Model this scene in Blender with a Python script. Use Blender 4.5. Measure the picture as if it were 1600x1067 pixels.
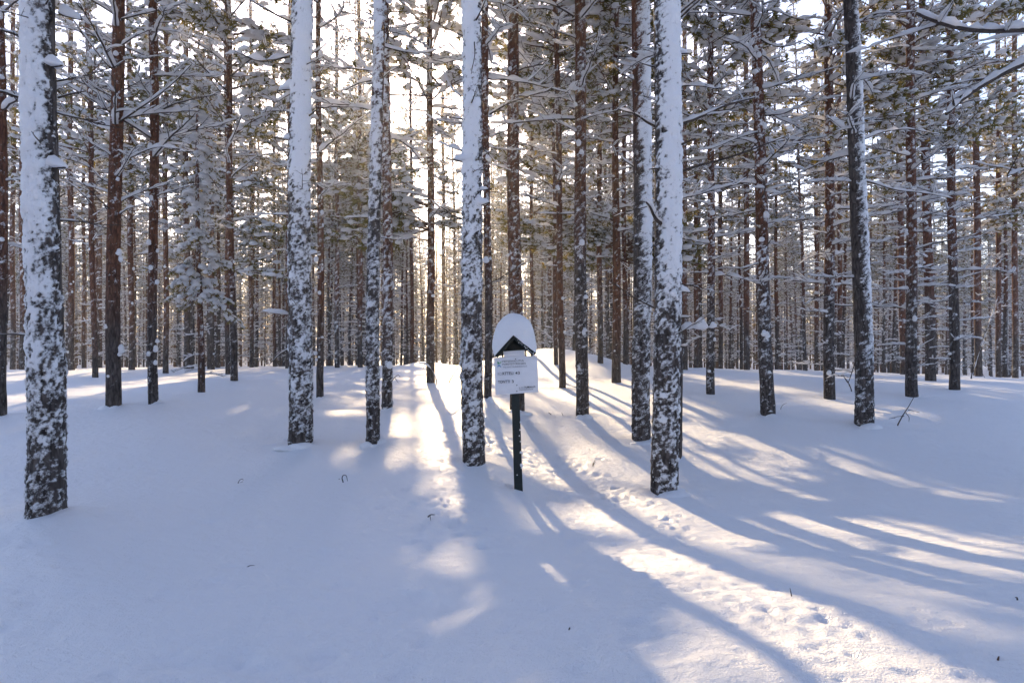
import bpy, math, random
import numpy as np
from mathutils import Vector, Matrix

for o in list(bpy.data.objects):
    bpy.data.objects.remove(o)
S = bpy.context.scene
COL = S.collection
rnd = random.Random(7)
rng = np.random.default_rng(11)

# ------------------------------------------------------------------ camera, sky, sun, exposure
F = 24.0 / 36.0 * 1600.0          # focal length in photo pixels
HZ = 540.0                        # horizon row in the photo
CAMZ = 1.4
cam = bpy.data.objects.new('camera', bpy.data.cameras.new('camera'))
COL.objects.link(cam)
cam.data.lens = 24.0
cam.data.sensor_width = 36.0
cam.data.clip_end = 2000.0
cam.location = (0, 0, CAMZ)
cam.rotation_euler = (math.radians(90.0) + math.atan((HZ - 533.5) / F), 0, 0)
S.camera = cam

SUN_PX = (640.0, 150.0)
sun_dir = Vector(((SUN_PX[0] - 800) / F, 1.0, (HZ - SUN_PX[1]) / F)).normalized()
SUN_EL = math.asin(sun_dir.z)
SUN_AZ = math.atan2(sun_dir.x, sun_dir.y)      # from +Y towards +X

world = bpy.data.worlds.new('World')
S.world = world
world.use_nodes = True
nt = world.node_tree
bg = nt.nodes['Background']
sky = nt.nodes.new('ShaderNodeTexSky')
sky.sky_type = 'NISHITA'
sky.sun_disc = False
sky.sun_elevation = SUN_EL
sky.sun_rotation = SUN_AZ
sky.altitude = 200.0
sky.air_density = 1.0
sky.dust_density = 0.9
sky.ozone_density = 1.0
tint = nt.nodes.new('ShaderNodeMix')
tint.data_type = 'RGBA'
tint.blend_type = 'MULTIPLY'
tint.inputs[0].default_value = 1.0
tint.inputs[7].default_value = (1.07, 1.0, 1.10, 1.0)      # the camera's warm white balance
nt.links.new(sky.outputs[0], tint.inputs[6])
nt.links.new(tint.outputs[2], bg.inputs[0])
bg.inputs[1].default_value = 0.15

sl = bpy.data.lights.new('sun', 'SUN')
sl.energy = 3.7
sl.angle = math.radians(0.53)
sl.color = (1.0, 0.74, 0.43)
sun = bpy.data.objects.new('sun', sl)
COL.objects.link(sun)
sun.location = (-10, 40, 30)
sun.rotation_euler = sun_dir.to_track_quat('Z', 'Y').to_euler()

HAZE = 0.0008
S.view_settings.view_transform = 'Standard'
S.view_settings.look = 'None'
S.view_settings.gamma = 1.0
S.view_settings.use_curve_mapping = False
S.view_settings.exposure = 1.18
S.render.engine = 'CYCLES'
cy = S.cycles
cy.max_bounces = 7
cy.diffuse_bounces = 4
cy.glossy_bounces = 2
cy.transmission_bounces = 4
cy.volume_bounces = 1
cy.use_denoising = True
cy.sample_clamp_indirect = 6.0
try:
    cy.denoiser = 'OPENIMAGEDENOISE'
except Exception:
    pass


# ------------------------------------------------------------------ numpy noise
def _hash(ix, iy, iz, seed):
    n = (ix.astype(np.int64) * 73856093) ^ (iy.astype(np.int64) * 19349663) ^ (iz.astype(np.int64) * 83492791) ^ (seed * 2654435761)
    n = (n ^ (n >> 13)) * 1274126177
    n = (n ^ (n >> 16)) & 0x7fffffff
    return n / 0x7fffffff * 2.0 - 1.0


def vnoise(x, y, z, seed=0):
    x, y, z = np.broadcast_arrays(np.asarray(x, float), np.asarray(y, float), np.asarray(z, float))
    xi, yi, zi = np.floor(x), np.floor(y), np.floor(z)
    fx, fy, fz = x - xi, y - yi, z - zi
    fx, fy, fz = [f * f * (3 - 2 * f) for f in (fx, fy, fz)]
    out = 0
    for dx in (0, 1):
        for dy in (0, 1):
            for dz in (0, 1):
                w = (fx if dx else 1 - fx) * (fy if dy else 1 - fy) * (fz if dz else 1 - fz)
                out = out + w * _hash(xi + dx, yi + dy, zi + dz, seed)
    return out


def fbm(x, y, z, seed=0, octaves=3):
    a, s, t = 1.0, 0.0, 0.0
    for k in range(octaves):
        s = s + a * vnoise(x * 2.03 ** k, y * 2.03 ** k, z * 2.03 ** k, seed + 17 * k)
        t += a
        a *= 0.55
    return s / t


def sstep(a, b, x):
    t = np.clip((x - a) / (b - a), 0, 1)
    return t * t * (3 - 2 * t)


# ------------------------------------------------------------------ mesh collecting
class MB:
    def __init__(self):
        self.v, self.q, self.t, self.n = [], [], [], 0

    def add(self, v, q=None, t=None):
        v = np.asarray(v, float).reshape(-1, 3)
        if q is not None and len(q):
            self.q.append(np.asarray(q, np.int64).reshape(-1, 4) + self.n)
        if t is not None and len(t):
            self.t.append(np.asarray(t, np.int64).reshape(-1, 3) + self.n)
        self.v.append(v)
        self.n += len(v)
        return self

    def arrays(self):
        v = np.concatenate(self.v) if self.v else np.zeros((0, 3))
        q = np.concatenate(self.q) if self.q else np.zeros((0, 4), np.int64)
        t = np.concatenate(self.t) if self.t else np.zeros((0, 3), np.int64)
        return v, q, t

    def mesh(self, name, mat, smooth=True, attrs=None):
        v, q, t = self.arrays()
        me = bpy.data.meshes.new(name)
        me.vertices.add(len(v))
        me.vertices.foreach_set('co', v.astype(np.float32).ravel())
        nl = len(q) * 4 + len(t) * 3
        me.loops.add(nl)
        me.loops.foreach_set('vertex_index', np.concatenate([q.ravel(), t.ravel()]).astype(np.int32))
        me.polygons.add(len(q) + len(t))
        starts = np.concatenate([np.arange(len(q)) * 4, len(q) * 4 + np.arange(len(t)) * 3]).astype(np.int32)
        me.polygons.foreach_set('loop_start', starts)
        if smooth:
            me.polygons.foreach_set('use_smooth', np.ones(len(q) + len(t), bool))
        for k, arr in (attrs or {}).items():
            a = me.attributes.new(k, 'FLOAT', 'POINT')
            a.data.foreach_set('value', np.asarray(arr, np.float32))
        me.update(calc_edges=True)
        me.validate()
        if mat:
            me.materials.append(mat)
        return me


def link(name, me, parent=None, loc=(0, 0, 0)):
    o = bpy.data.objects.new(name, me)
    COL.objects.link(o)
    o.location = loc
    if parent is not None:
        o.parent = parent
    return o


def tag(o, label=None, cat=None, group=None, kind=None):
    for k, v in (('label', label), ('category', cat), ('group', group), ('kind', kind)):
        if v:
            o[k] = v
    return o


def empty(name, loc, rz=0.0):
    o = bpy.data.objects.new(name, None)
    COL.objects.link(o)
    o.location = loc
    o.rotation_euler = (0, 0, rz)
    o.empty_display_size = 0.3
    return o


def tube(pts, rad, n=6):
    pts = np.asarray(pts, float)
    rad = np.broadcast_to(np.asarray(rad, float), (len(pts),))
    tan = np.gradient(pts, axis=0)
    tan /= np.linalg.norm(tan, axis=1)[:, None] + 1e-9
    ref = np.where(np.abs(tan[:, 2:3]) > 0.92, np.array([[1.0, 0, 0]]), np.array([[0, 0, 1.0]]))
    if np.any(np.abs(tan[:, 2]) > 0.92):
        ref = np.tile(np.array([[1.0, 0.05, 0]]), (len(pts), 1))
    b = np.cross(tan, ref)
    b /= np.linalg.norm(b, axis=1)[:, None] + 1e-9
    u = np.cross(b, tan)
    a = np.arange(n) / n * 2 * np.pi
    ring = pts[:, None, :] + rad[:, None, None] * (np.cos(a)[None, :, None] * b[:, None, :] + np.sin(a)[None, :, None] * u[:, None, :])
    m = len(pts)
    i, j = np.meshgrid(np.arange(m - 1), np.arange(n), indexing='ij')
    j2 = (j + 1) % n
    q = np.stack([i * n + j, i * n + j2, (i + 1) * n + j2, (i + 1) * n + j], -1).reshape(-1, 4)
    v = ring.reshape(-1, 3)
    caps = [[0, k + 1, k] for k in range(1, n - 1)]
    e = (m - 1) * n
    caps += [[e, e + k, e + k + 1] for k in range(1, n - 1)]
    return v, q, np.array(caps)


def pad(pts, w, h, n=8, base=-0.2):
    """A cushion of snow lying along pts: w half-width, h height per point."""
    pts = np.asarray(pts, float)
    tan = np.gradient(pts, axis=0)
    lat = np.stack([-tan[:, 1], tan[:, 0], np.zeros(len(pts))], -1)
    lat /= np.linalg.norm(lat, axis=1)[:, None] + 1e-9
    a = (np.arange(n) + 0.5) / n * 2 * np.pi
    c, s = np.cos(a), np.sin(a)
    sz = np.where(s > 0, s, s * -base)
    ring = pts[:, None, :] + (w[:, None] * c[None, :])[:, :, None] * lat[:, None, :]
    ring[:, :, 2] += h[:, None] * sz[None, :]
    m = len(pts)
    i, j = np.meshgrid(np.arange(m - 1), np.arange(n), indexing='ij')
    j2 = (j + 1) % n
    q = np.stack([i * n + j, i * n + j2, (i + 1) * n + j2, (i + 1) * n + j], -1).reshape(-1, 4)
    caps = [[0, k + 1, k] for k in range(1, n - 1)]
    e = (m - 1) * n
    caps += [[e, e + k, e + k + 1] for k in range(1, n - 1)]
    return ring.reshape(-1, 3), q, np.array(caps)


def blob(c, rx, ry, rz, seg=6, rings=4, r=rnd, jit=0.15):
    v = [(0, 0, rz)]
    for k in range(1, rings):
        ph = math.pi * k / rings
        for s in range(seg):
            a = 2 * math.pi * (s + 0.5 * k) / seg
            j = 1 + r.uniform(-jit, jit)
            z = rz * math.cos(ph)
            v.append((rx * math.sin(ph) * math.cos(a) * j, ry * math.sin(ph) * math.sin(a) * j, z if z > 0 else z * 0.55))
    v.append((0, 0, -rz * 0.55))
    v = np.array(v) + np.asarray(c)
    q, t = [], []
    for s in range(seg):
        t.append((0, 1 + s, 1 + (s + 1) % seg))
        e = 1 + (rings - 2) * seg
        t.append((len(v) - 1, e + (s + 1) % seg, e + s))
        for k in range(rings - 2):
            a0, b0 = 1 + k * seg, 1 + (k + 1) * seg
            q.append((a0 + s, b0 + s, b0 + (s + 1) % seg, a0 + (s + 1) % seg))
    return v, q, t


def boxm(x0, x1, y0, y1, z0, z1):
    v = [(x, y, z) for x in (x0, x1) for y in (y0, y1) for z in (z0, z1)]
    q = [(0, 1, 3, 2), (4, 6, 7, 5), (0, 4, 5, 1), (2, 3, 7, 6), (0, 2, 6, 4), (1, 5, 7, 3)]
    return v, q, None


# ------------------------------------------------------------------ materials
def new_mat(name):
    m = bpy.data.materials.new(name)
    m.use_nodes = True
    m.node_tree.nodes.clear()
    return m, m.node_tree, m.node_tree.nodes, m.node_tree.links


def N(nodes, t, **kw):
    n = nodes.new(t)
    for k, v in kw.items():
        setattr(n, k, v)
    return n


def mat_ground_snow():
    m, tr, n, l = new_mat('ground_snow')
    out = N(n, 'ShaderNodeOutputMaterial')
    p = N(n, 'ShaderNodeBsdfPrincipled')
    p.inputs['Base Color'].default_value = (0.86, 0.875, 0.90, 1)
    p.inputs['Roughness'].default_value = 0.55
    p.inputs['Specular IOR Level'].default_value = 0.35
    tc = N(n, 'ShaderNodeTexCoord')
    n1 = N(n, 'ShaderNodeTexNoise'); n1.inputs['Scale'].default_value = 11.0; n1.inputs['Detail'].default_value = 9.0; n1.inputs['Roughness'].default_value = 0.62
    n2 = N(n, 'ShaderNodeTexNoise'); n2.inputs['Scale'].default_value = 130.0; n2.inputs['Detail'].default_value = 3.0
    n3 = N(n, 'ShaderNodeTexNoise'); n3.inputs['Scale'].default_value = 3.0; n3.inputs['Detail'].default_value = 3.0
    b1 = N(n, 'ShaderNodeBump'); b1.inputs['Strength'].default_value = 0.7; b1.inputs['Distance'].default_value = 0.05
    b2 = N(n, 'ShaderNodeBump'); b2.inputs['Strength'].default_value = 0.6; b2.inputs['Distance'].default_value = 0.012
    l.new(tc.outputs['Object'], n1.inputs['Vector']); l.new(tc.outputs['Object'], n2.inputs['Vector']); l.new(tc.outputs['Object'], n3.inputs['Vector'])
    l.new(n1.outputs['Fac'], b1.inputs['Height'])
    l.new(n2.outputs['Fac'], b2.inputs['Height']); l.new(b1.outputs['Normal'], b2.inputs['Normal'])
    l.new(b2.outputs['Normal'], p.inputs['Normal'])
    # single crystals that catch the sun
    vo = N(n, 'ShaderNodeTexVoronoi'); vo.inputs['Scale'].default_value = 120.0
    l.new(tc.outputs['Object'], vo.inputs['Vector'])
    sb = N(n, 'ShaderNodeVectorMath', operation='SUBTRACT'); sb.inputs[1].default_value = (0.5, 0.5, 0.5)
    l.new(vo.outputs['Color'], sb.inputs[0])
    sc = N(n, 'ShaderNodeVectorMath', operation='SCALE'); sc.inputs['Scale'].default_value = 1.6
    l.new(sb.outputs[0], sc.inputs[0])
    ad = N(n, 'ShaderNodeVectorMath', operation='ADD'); l.new(sc.outputs[0], ad.inputs[0]); l.new(b2.outputs['Normal'], ad.inputs[1])
    nm = N(n, 'ShaderNodeVectorMath', operation='NORMALIZE'); l.new(ad.outputs[0], nm.inputs[0])
    gl = N(n, 'ShaderNodeBsdfGlossy'); gl.inputs['Roughness'].default_value = 0.16
    l.new(nm.outputs[0], gl.inputs['Normal'])
    mx = N(n, 'ShaderNodeMixShader'); mx.inputs[0].default_value = 0.05
    l.new(p.outputs[0], mx.inputs[1]); l.new(gl.outputs[0], mx.inputs[2])
    l.new(mx.outputs[0], out.inputs['Surface'])
    return m


def mat_snow(name, transl=0.46, bump=0.3):
    m, tr, n, l = new_mat(name)
    out = N(n, 'ShaderNodeOutputMaterial')
    d = N(n, 'ShaderNodeBsdfDiffuse'); d.inputs['Color'].default_value = (0.88, 0.885, 0.90, 1)
    t = N(n, 'ShaderNodeBsdfTranslucent'); t.inputs['Color'].default_value = (0.88, 0.86, 0.84, 1)
    mx = N(n, 'ShaderNodeMixShader'); mx.inputs[0].default_value = transl
    tc = N(n, 'ShaderNodeTexCoord')
    n1 = N(n, 'ShaderNodeTexNoise'); n1.inputs['Scale'].default_value = 35.0; n1.inputs['Detail'].default_value = 4.0
    b1 = N(n, 'ShaderNodeBump'); b1.inputs['Strength'].default_value = bump; b1.inputs['Distance'].default_value = 0.02
    l.new(tc.outputs['Object'], n1.inputs['Vector']); l.new(n1.outputs['Fac'], b1.inputs['Height'])
    l.new(b1.outputs['Normal'], d.inputs['Normal'])
    l.new(d.outputs[0], mx.inputs[1]); l.new(t.outputs[0], mx.inputs[2]); l.new(mx.outputs[0], out.inputs['Surface'])
    return m


def mat_needles():
    m, tr, n, l = new_mat('needles')
    out = N(n, 'ShaderNodeOutputMaterial')
    g = N(n, 'ShaderNodeNewGeometry')
    rmp = N(n, 'ShaderNodeValToRGB')
    rmp.color_ramp.elements[0].color = (0.035, 0.045, 0.020, 1)
    rmp.color_ramp.elements[1].color = (0.095, 0.095, 0.040, 1)
    rmp2 = N(n, 'ShaderNodeValToRGB')
    rmp2.color_ramp.elements[0].color = (0.22, 0.19, 0.04, 1)
    rmp2.color_ramp.elements[1].color = (0.52, 0.38, 0.10, 1)
    l.new(g.outputs['Random Per Island'], rmp.inputs[0]); l.new(g.outputs['Random Per Island'], rmp2.inputs[0])
    d = N(n, 'ShaderNodeBsdfDiffuse'); t = N(n, 'ShaderNodeBsdfTranslucent')
    l.new(rmp.outputs[0], d.inputs['Color']); l.new(rmp2.outputs[0], t.inputs['Color'])
    mx = N(n, 'ShaderNodeMixShader'); mx.inputs[0].default_value = 0.4
    l.new(d.outputs[0], mx.inputs[1]); l.new(t.outputs[0], mx.inputs[2]); l.new(mx.outputs[0], out.inputs['Surface'])
    return m


def mat_bark():
    m, tr, n, l = new_mat('pine_bark')
    out = N(n, 'ShaderNodeOutputMaterial')
    p = N(n, 'ShaderNodeBsdfPrincipled'); p.inputs['Roughness'].default_value = 0.9; p.inputs['Specular IOR Level'].default_value = 0.15
    tc = N(n, 'ShaderNodeTexCoord')
    mp = N(n, 'ShaderNodeMapping'); mp.inputs['Scale'].default_value = (26, 26, 6.5)
    l.new(tc.outputs['Object'], mp.inputs['Vector'])
    n1 = N(n, 'ShaderNodeTexNoise'); n1.inputs['Scale'].default_value = 1.0; n1.inputs['Detail'].default_value = 5.0; n1.inputs['Distortion'].default_value = 0.6
    l.new(mp.outputs[0], n1.inputs['Vector'])
    vo = N(n, 'ShaderNodeTexVoronoi', feature='DISTANCE_TO_EDGE'); vo.inputs['Scale'].default_value = 0.8
    l.new(mp.outputs[0], vo.inputs['Vector'])
    red = N(n, 'ShaderNodeAttribute', attribute_name='red')
    snow = N(n, 'ShaderNodeAttribute', attribute_name='snow')
    c1 = N(n, 'ShaderNodeValToRGB')
    c1.color_ramp.elements[0].position = 0.30; c1.color_ramp.elements[0].color = (0.020, 0.016, 0.015, 1)
    c1.color_ramp.elements[1].position = 0.70; c1.color_ramp.elements[1].color = (0.135, 0.117, 0.110, 1)
    c2 = N(n, 'ShaderNodeValToRGB')
    c2.color_ramp.elements[0].position = 0.28; c2.color_ramp.elements[0].color = (0.060, 0.026, 0.017, 1)
    c2.color_ramp.elements[1].position = 0.72; c2.color_ramp.elements[1].color = (0.210, 0.090, 0.052, 1)
    l.new(n1.outputs['Fac'], c1.inputs[0]); l.new(n1.outputs['Fac'], c2.inputs[0])
    mc = N(n, 'ShaderNodeMix', data_type='RGBA')
    l.new(red.outputs['Fac'], mc.inputs[0]); l.new(c1.outputs[0], mc.inputs[6]); l.new(c2.outputs[0], mc.inputs[7])
    # cracks between the bark plates
    cr = N(n, 'ShaderNodeMapRange'); cr.inputs[1].default_value = 0.0; cr.inputs[2].default_value = 0.16; cr.inputs[3].default_value = 0.35; cr.inputs[4].default_value = 1.0
    l.new(vo.outputs['Distance'], cr.inputs[0])
    mu = N(n, 'ShaderNodeMix', data_type='RGBA', blend_type='MULTIPLY'); mu.inputs[0].default_value = 0.75
    l.new(mc.outputs[2], mu.inputs[6]); l.new(cr.outputs[0], mu.inputs[7])
    # snow crusted on the bark
    n2 = N(n, 'ShaderNodeTexNoise'); n2.inputs['Scale'].default_value = 34.0; n2.inputs['Detail'].default_value = 6.0; n2.inputs['Roughness'].default_value = 0.68
    oi = N(n, 'ShaderNodeObjectInfo')
    sc_ = N(n, 'ShaderNodeMath', operation='MULTIPLY_ADD'); sc_.inputs[1].default_value = 34.0; sc_.inputs[2].default_value = 28.0
    l.new(oi.outputs['Random'], sc_.inputs[0]); l.new(sc_.outputs[0], n2.inputs['Scale'])
    l.new(tc.outputs['Object'], n2.inputs['Vector'])
    ad = N(n, 'ShaderNodeMath', operation='MULTIPLY_ADD'); ad.inputs[1].default_value = 1.5; ad.inputs[2].default_value = -0.75
    l.new(n2.outputs['Fac'], ad.inputs[0])
    sm = N(n, 'ShaderNodeMath', operation='ADD'); l.new(snow.outputs['Fac'], sm.inputs[0]); l.new(ad.outputs[0], sm.inputs[1])
    ms = N(n, 'ShaderNodeMapRange', interpolation_type='SMOOTHSTEP'); ms.inputs[1].default_value = 0.36; ms.inputs[2].default_value = 0.78
    l.new(sm.outputs[0], ms.inputs[0])
    fin = N(n, 'ShaderNodeMix', data_type='RGBA'); fin.inputs[7].default_value = (0.86, 0.87, 0.89, 1)
    l.new(ms.outputs[0], fin.inputs[0]); l.new(mu.outputs[2], fin.inputs[6])
    l.new(fin.outputs[2], p.inputs['Base Color'])
    hb = N(n, 'ShaderNodeMath', operation='MULTIPLY'); l.new(n1.outputs['Fac'], hb.inputs[0]); l.new(cr.outputs[0], hb.inputs[1])
    h2 = N(n, 'ShaderNodeMath', operation='MULTIPLY_ADD'); h2.inputs[1].default_value = 1.2
    l.new(ms.outputs[0], h2.inputs[0]); l.new(hb.outputs[0], h2.inputs[2])
    b = N(n, 'ShaderNodeBump'); b.inputs['Strength'].default_value = 0.7; b.inputs['Distance'].default_value = 0.012
    l.new(h2.outputs[0], b.inputs['Height'])
    n5 = N(n, 'ShaderNodeTexNoise'); n5.inputs['Scale'].default_value = 17.0; n5.inputs['Detail'].default_value = 7.0; n5.inputs['Roughness'].default_value = 0.65
    l.new(tc.outputs['Object'], n5.inputs['Vector'])
    bb = N(n, 'ShaderNodeBump'); bb.inputs['Strength'].default_value = 0.8; bb.inputs['Distance'].default_value = 0.03
    l.new(n5.outputs['Fac'], bb.inputs['Height']); l.new(b.outputs[0], bb.inputs['Normal']); l.new(bb.outputs[0], p.inputs['Normal'])
    l.new(p.outputs[0], out.inputs['Surface'])
    return m


def mat_plain(name, col, rough=0.8, var=0.25, scale=20.0, spec=0.3):
    m, tr, n, l = new_mat(name)
    out = N(n, 'ShaderNodeOutputMaterial')
    p = N(n, 'ShaderNodeBsdfPrincipled'); p.inputs['Roughness'].default_value = rough; p.inputs['Specular IOR Level'].default_value = spec
    tc = N(n, 'ShaderNodeTexCoord')
    n1 = N(n, 'ShaderNodeTexNoise'); n1.inputs['Scale'].default_value = scale; n1.inputs['Detail'].default_value = 4.0
    l.new(tc.outputs['Object'], n1.inputs['Vector'])
    r = N(n, 'ShaderNodeValToRGB')
    r.color_ramp.elements[0].position = 0.3; r.color_ramp.elements[1].position = 0.7
    r.color_ramp.elements[0].color = tuple(c * (1 - var) for c in col) + (1,)
    r.color_ramp.elements[1].color = tuple(min(1, c * (1 + var)) for c in col) + (1,)
    l.new(n1.outputs['Fac'], r.inputs[0]); l.new(r.outputs[0], p.inputs['Base Color'])
    b = N(n, 'ShaderNodeBump'); b.inputs['Strength'].default_value = 0.2; b.inputs['Distance'].default_value = 0.004
    l.new(n1.outputs['Fac'], b.inputs['Height']); l.new(b.outputs[0], p.inputs['Normal'])
    l.new(p.outputs[0], out.inputs['Surface'])
    return m


M_GROUND = mat_ground_snow()
M_SNOW = mat_snow('branch_snow')
M_CAP = mat_snow('snow_cap', 0.12, 0.4)
M_NEEDLE = mat_needles()
M_BARK = mat_bark()
M_TWIG = mat_plain('twig_bark', (0.050, 0.038, 0.032), 0.9, 0.35, 40)
M_TWIGR = mat_plain('upper_twig_bark', (0.115, 0.060, 0.038), 0.9, 0.3, 40)
M_POST = mat_plain('dark_green_paint', (0.011, 0.019, 0.020), 0.55, 0.2, 30)
M_BOARD = mat_plain('white_sign_paint', (0.76, 0.77, 0.80), 0.5, 0.035, 14)
M_INK = mat_plain('dark_print', (0.055, 0.060, 0.075), 0.6, 0.3, 60)
M_INKF = mat_plain('faded_print', (0.36, 0.37, 0.42), 0.6, 0.35, 90)
M_LOGOG = mat_plain('green_print', (0.06, 0.30, 0.17), 0.6, 0.1, 60)
M_LOGOL = mat_plain('light_green_print', (0.27, 0.50, 0.22), 0.6, 0.1, 60)
M_LOGOB = mat_plain('blue_print', (0.14, 0.33, 0.58), 0.6, 0.1, 60)
M_STRAW = mat_plain('dry_straw', (0.16, 0.11, 0.05), 0.9, 0.3, 40)


# ------------------------------------------------------------------ terrain
BUMPS = []          # (x, y, sx, sy, amplitude): humps and wells at trunk feet
PRINTS = []         # (x, y, rx, ry, depth): footprints


_PY = np.arange(-10, 40, 0.1)
_PZ = np.interp(_PY, [-10, 1.0, 2.15, 3.1, 4.06, 5.45, 7.95, 10.5, 13, 17, 40], [0.42, 0.42, 0.39, 0.25, 0.09, -0.11, -0.22, -0.08, 0.14, 0.36, 0.42])
_PZ = np.convolve(np.pad(_PZ, 8, mode='edge'), np.hanning(17) / np.hanning(17).sum(), 'valid')      # the hollow right of the sign


def hgt0(x, y, rough=True):
    x = np.asarray(x, float); y = np.asarray(y, float)
    d = np.hypot(x, y)
    z = 0.42 * sstep(3.8, 15.0, d)
    wr = sstep(-0.9, 0.8, x) * (1 - sstep(18, 24, d))
    z = z * (1 - wr) + np.interp(y, _PY, _PZ) * wr
    z = z + 0.86 * np.exp(-0.5 * (((x - 1.35) / 2.0) ** 2 + ((y - 25.0) / 3.2) ** 2))
    z = z + 0.30 * np.exp(-0.5 * (((x + 0.44) / 0.25) ** 2 + ((y - 10.6) / 0.8) ** 2))
    z = z + 0.30 * np.exp(-0.5 * (((x + 3.6) / 0.75) ** 2 + ((y - 27.0) / 2.5) ** 2))
    z = z + 0.22 * np.exp(-0.5 * (((x + 7.0) / 1.1) ** 2 + ((y - 16.2) / 1.0) ** 2))
    z = z - 0.017 * np.clip(x - 4.0, 0, 45) * sstep(6, 20, d)
    z = z - np.clip((d - 33.0) * 0.028, 0, 1.5)
    if not rough:
        return z
    amp = 0.3 + 0.7 * sstep(3, 14, d)
    z = z + amp * 0.075 * fbm(x * 0.33, y * 0.33, 0.0, 3, 2)
    z = z + 0.018 * fbm(x * 1.3, y * 1.3, 0.0, 5, 2)
    return z


def hgt(x, y, fine=False):
    z = hgt0(x, y)
    for bx, by, sx, sy, a in BUMPS:
        z = z + a * np.exp(-0.5 * (((x - bx) / sx) ** 2 + ((y - by) / sy) ** 2))
    if fine:
        z = z + 0.009 * fbm(x * 4, y * 6, 0.0, 9, 3) + 0.0035 * fbm(x * 15, y * 15, 0.0, 19, 2)
    return z


_YY = np.concatenate([np.arange(1.6, 12, 0.01), np.arange(12, 48, 0.05)])


def ground_hit(px, py):
    zx = CAMZ - (py - HZ) / F * _YY
    xx = (px - 800) / F * _YY
    h = hgt0(xx, _YY)
    k = np.nonzero(zx <= h)[0]
    return float(_YY[k[0]]) if len(k) else None


def at(px, py, y):
    return Vector(((px - 800) / F * y, y, CAMZ - (py - HZ) / F * y))


def to_px(x, y, z):
    return 800 + F * x / y, HZ + F * (CAMZ - z) / y


# ------------------------------------------------------------------ openings in the crowns: where sunlight reaches the snow
def poly(*p):
    return np.array(p, float)


LIT = [
    (poly((615, 560), (700, 560), (742, 640), (746, 735), (700, 745), (660, 730), (676, 690), (618, 665)), 0.97),
    (poly((655, 755), (748, 745), (772, 830), (700, 845), (655, 820)), 0.5),
    (poly((760, 590), (830, 630), (900, 682), (1000, 742), (950, 775), (860, 745), (800, 730), (760, 690)), 0.97),
    (poly((930, 752), (1000, 768), (1070, 800), (1170, 858), (1110, 850), (1040, 818), (975, 792)), 0.97),
    (poly((890, 785), (940, 790), (1000, 828), (1070, 848), (1150, 878), (1300, 928), (1450, 988), (1600, 1038), (1720, 1100), (1380, 1130), (1210, 1060), (1100, 950), (1010, 885), (930, 835)), 0.98),
    (poly((1190, 800), (1260, 815), (1315, 848), (1260, 842)), 0.95),
    (poly((1305, 805), (1420, 832), (1620, 892), (1620, 925), (1440, 862)), 0.9),
    (poly((1235, 690), (1340, 698), (1460, 722), (1610, 752), (1610, 785), (1450, 758), (1310, 722)), 0.92),
    (poly((170, 668), (250, 640), (310, 618), (275, 655), (200, 672)), 0.95),
    (poly((335, 652), (375, 636), (395, 648)), 0.95),
    (poly((-20, 688), (60, 688), (110, 696), (40, 722), (-20, 726)), 0.9),
]


DARK = [poly((765, 790), (840, 800), (900, 838), (1000, 905), (1040, 955), (1000, 965), (820, 930)),  # ground kept in shade by added boughs
        poly((1240, 880), (1400, 895), (1600, 935), (1600, 1012), (1400, 948)),
        poly((250, 740), (560, 740), (630, 880), (650, 1060), (250, 1060)),
        poly((640, 940), (960, 970), (1000, 1066), (640, 1066))]


def inside(pg, u, v):
    c = np.zeros(np.shape(u), bool)
    x, y = pg[:, 0], pg[:, 1]
    j = len(pg) - 1
    for i in range(len(pg)):
        hit = ((y[i] > v) != (y[j] > v)) & (u < (x[j] - x[i]) * (v - y[i]) / (y[j] - y[i] + 1e-9) + x[i])
        c ^= hit
        j = i
    return c


_sh = np.array([sun_dir.x, sun_dir.y]) / math.hypot(sun_dir.x, sun_dir.y)
_te = math.tan(SUN_EL)


def rows_gap(l, lo=0.46, hi=0.94):
    """The stand is planted in rows; between them the low sun reaches the ground in streaks."""
    f = ((l + 0.6 * np.sin(l * 0.83)) / 5.4) % 1.0
    return (f > lo) & (f < hi)


def blocks(p, streaks=True, each=False, lits=None):
    """Strength 0..1 with which foliage at the points p would close one of the openings."""
    p = np.asarray(p, float).reshape(-1, 3)
    zg = 0.25
    for _ in range(3):
        t = (p[:, 2] - zg) / _te
        gx, gy = p[:, 0] - _sh[0] * t, p[:, 1] - _sh[1] * t
        zg = np.where(gy > 2.0, hgt0(gx, np.maximum(gy, 2.0), False), 0.0)
    ok = (gy > 2.2) & (t > 0)
    gy = np.maximum(gy, 2.2)
    u, v = to_px(gx, gy, zg)
    s = np.zeros(len(p))
    for pg, w in (LIT if lits is None else lits):
        bx = ok & (u > pg[:, 0].min()) & (u < pg[:, 0].max()) & (v > pg[:, 1].min()) & (v < pg[:, 1].max())
        if bx.any():
            s = np.maximum(s, np.where(bx & inside(pg, u, v), w, 0))
    # streaky light over the far field
    if streaks:
        far = ok & (v < 645) & (v > 535)
        lat = gx * _sh[1] - gy * _sh[0]
        s = np.maximum(s, np.where(far & rows_gap(lat), 0.92, 0))
    return s if each else float(s.max())


# ------------------------------------------------------------------ branches of the lower stem: branch + the snow lying on it
def axis_pts(L, rise, bend, curl, n, r):
    t = np.linspace(0, 1, n)
    y = curl * L * t ** 2 * 0.25 + np.cumsum(np.array([r.uniform(-1, 1) for _ in range(n)])) * L * 0.012
    z = L * (rise * t + bend * t ** 2) + np.cumsum(np.array([r.uniform(-1, 1) for _ in range(n)])) * L * 0.010
    y -= y[0]; z -= z[0]
    return np.stack([L * t * 0.97, y, z], -1)


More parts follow.
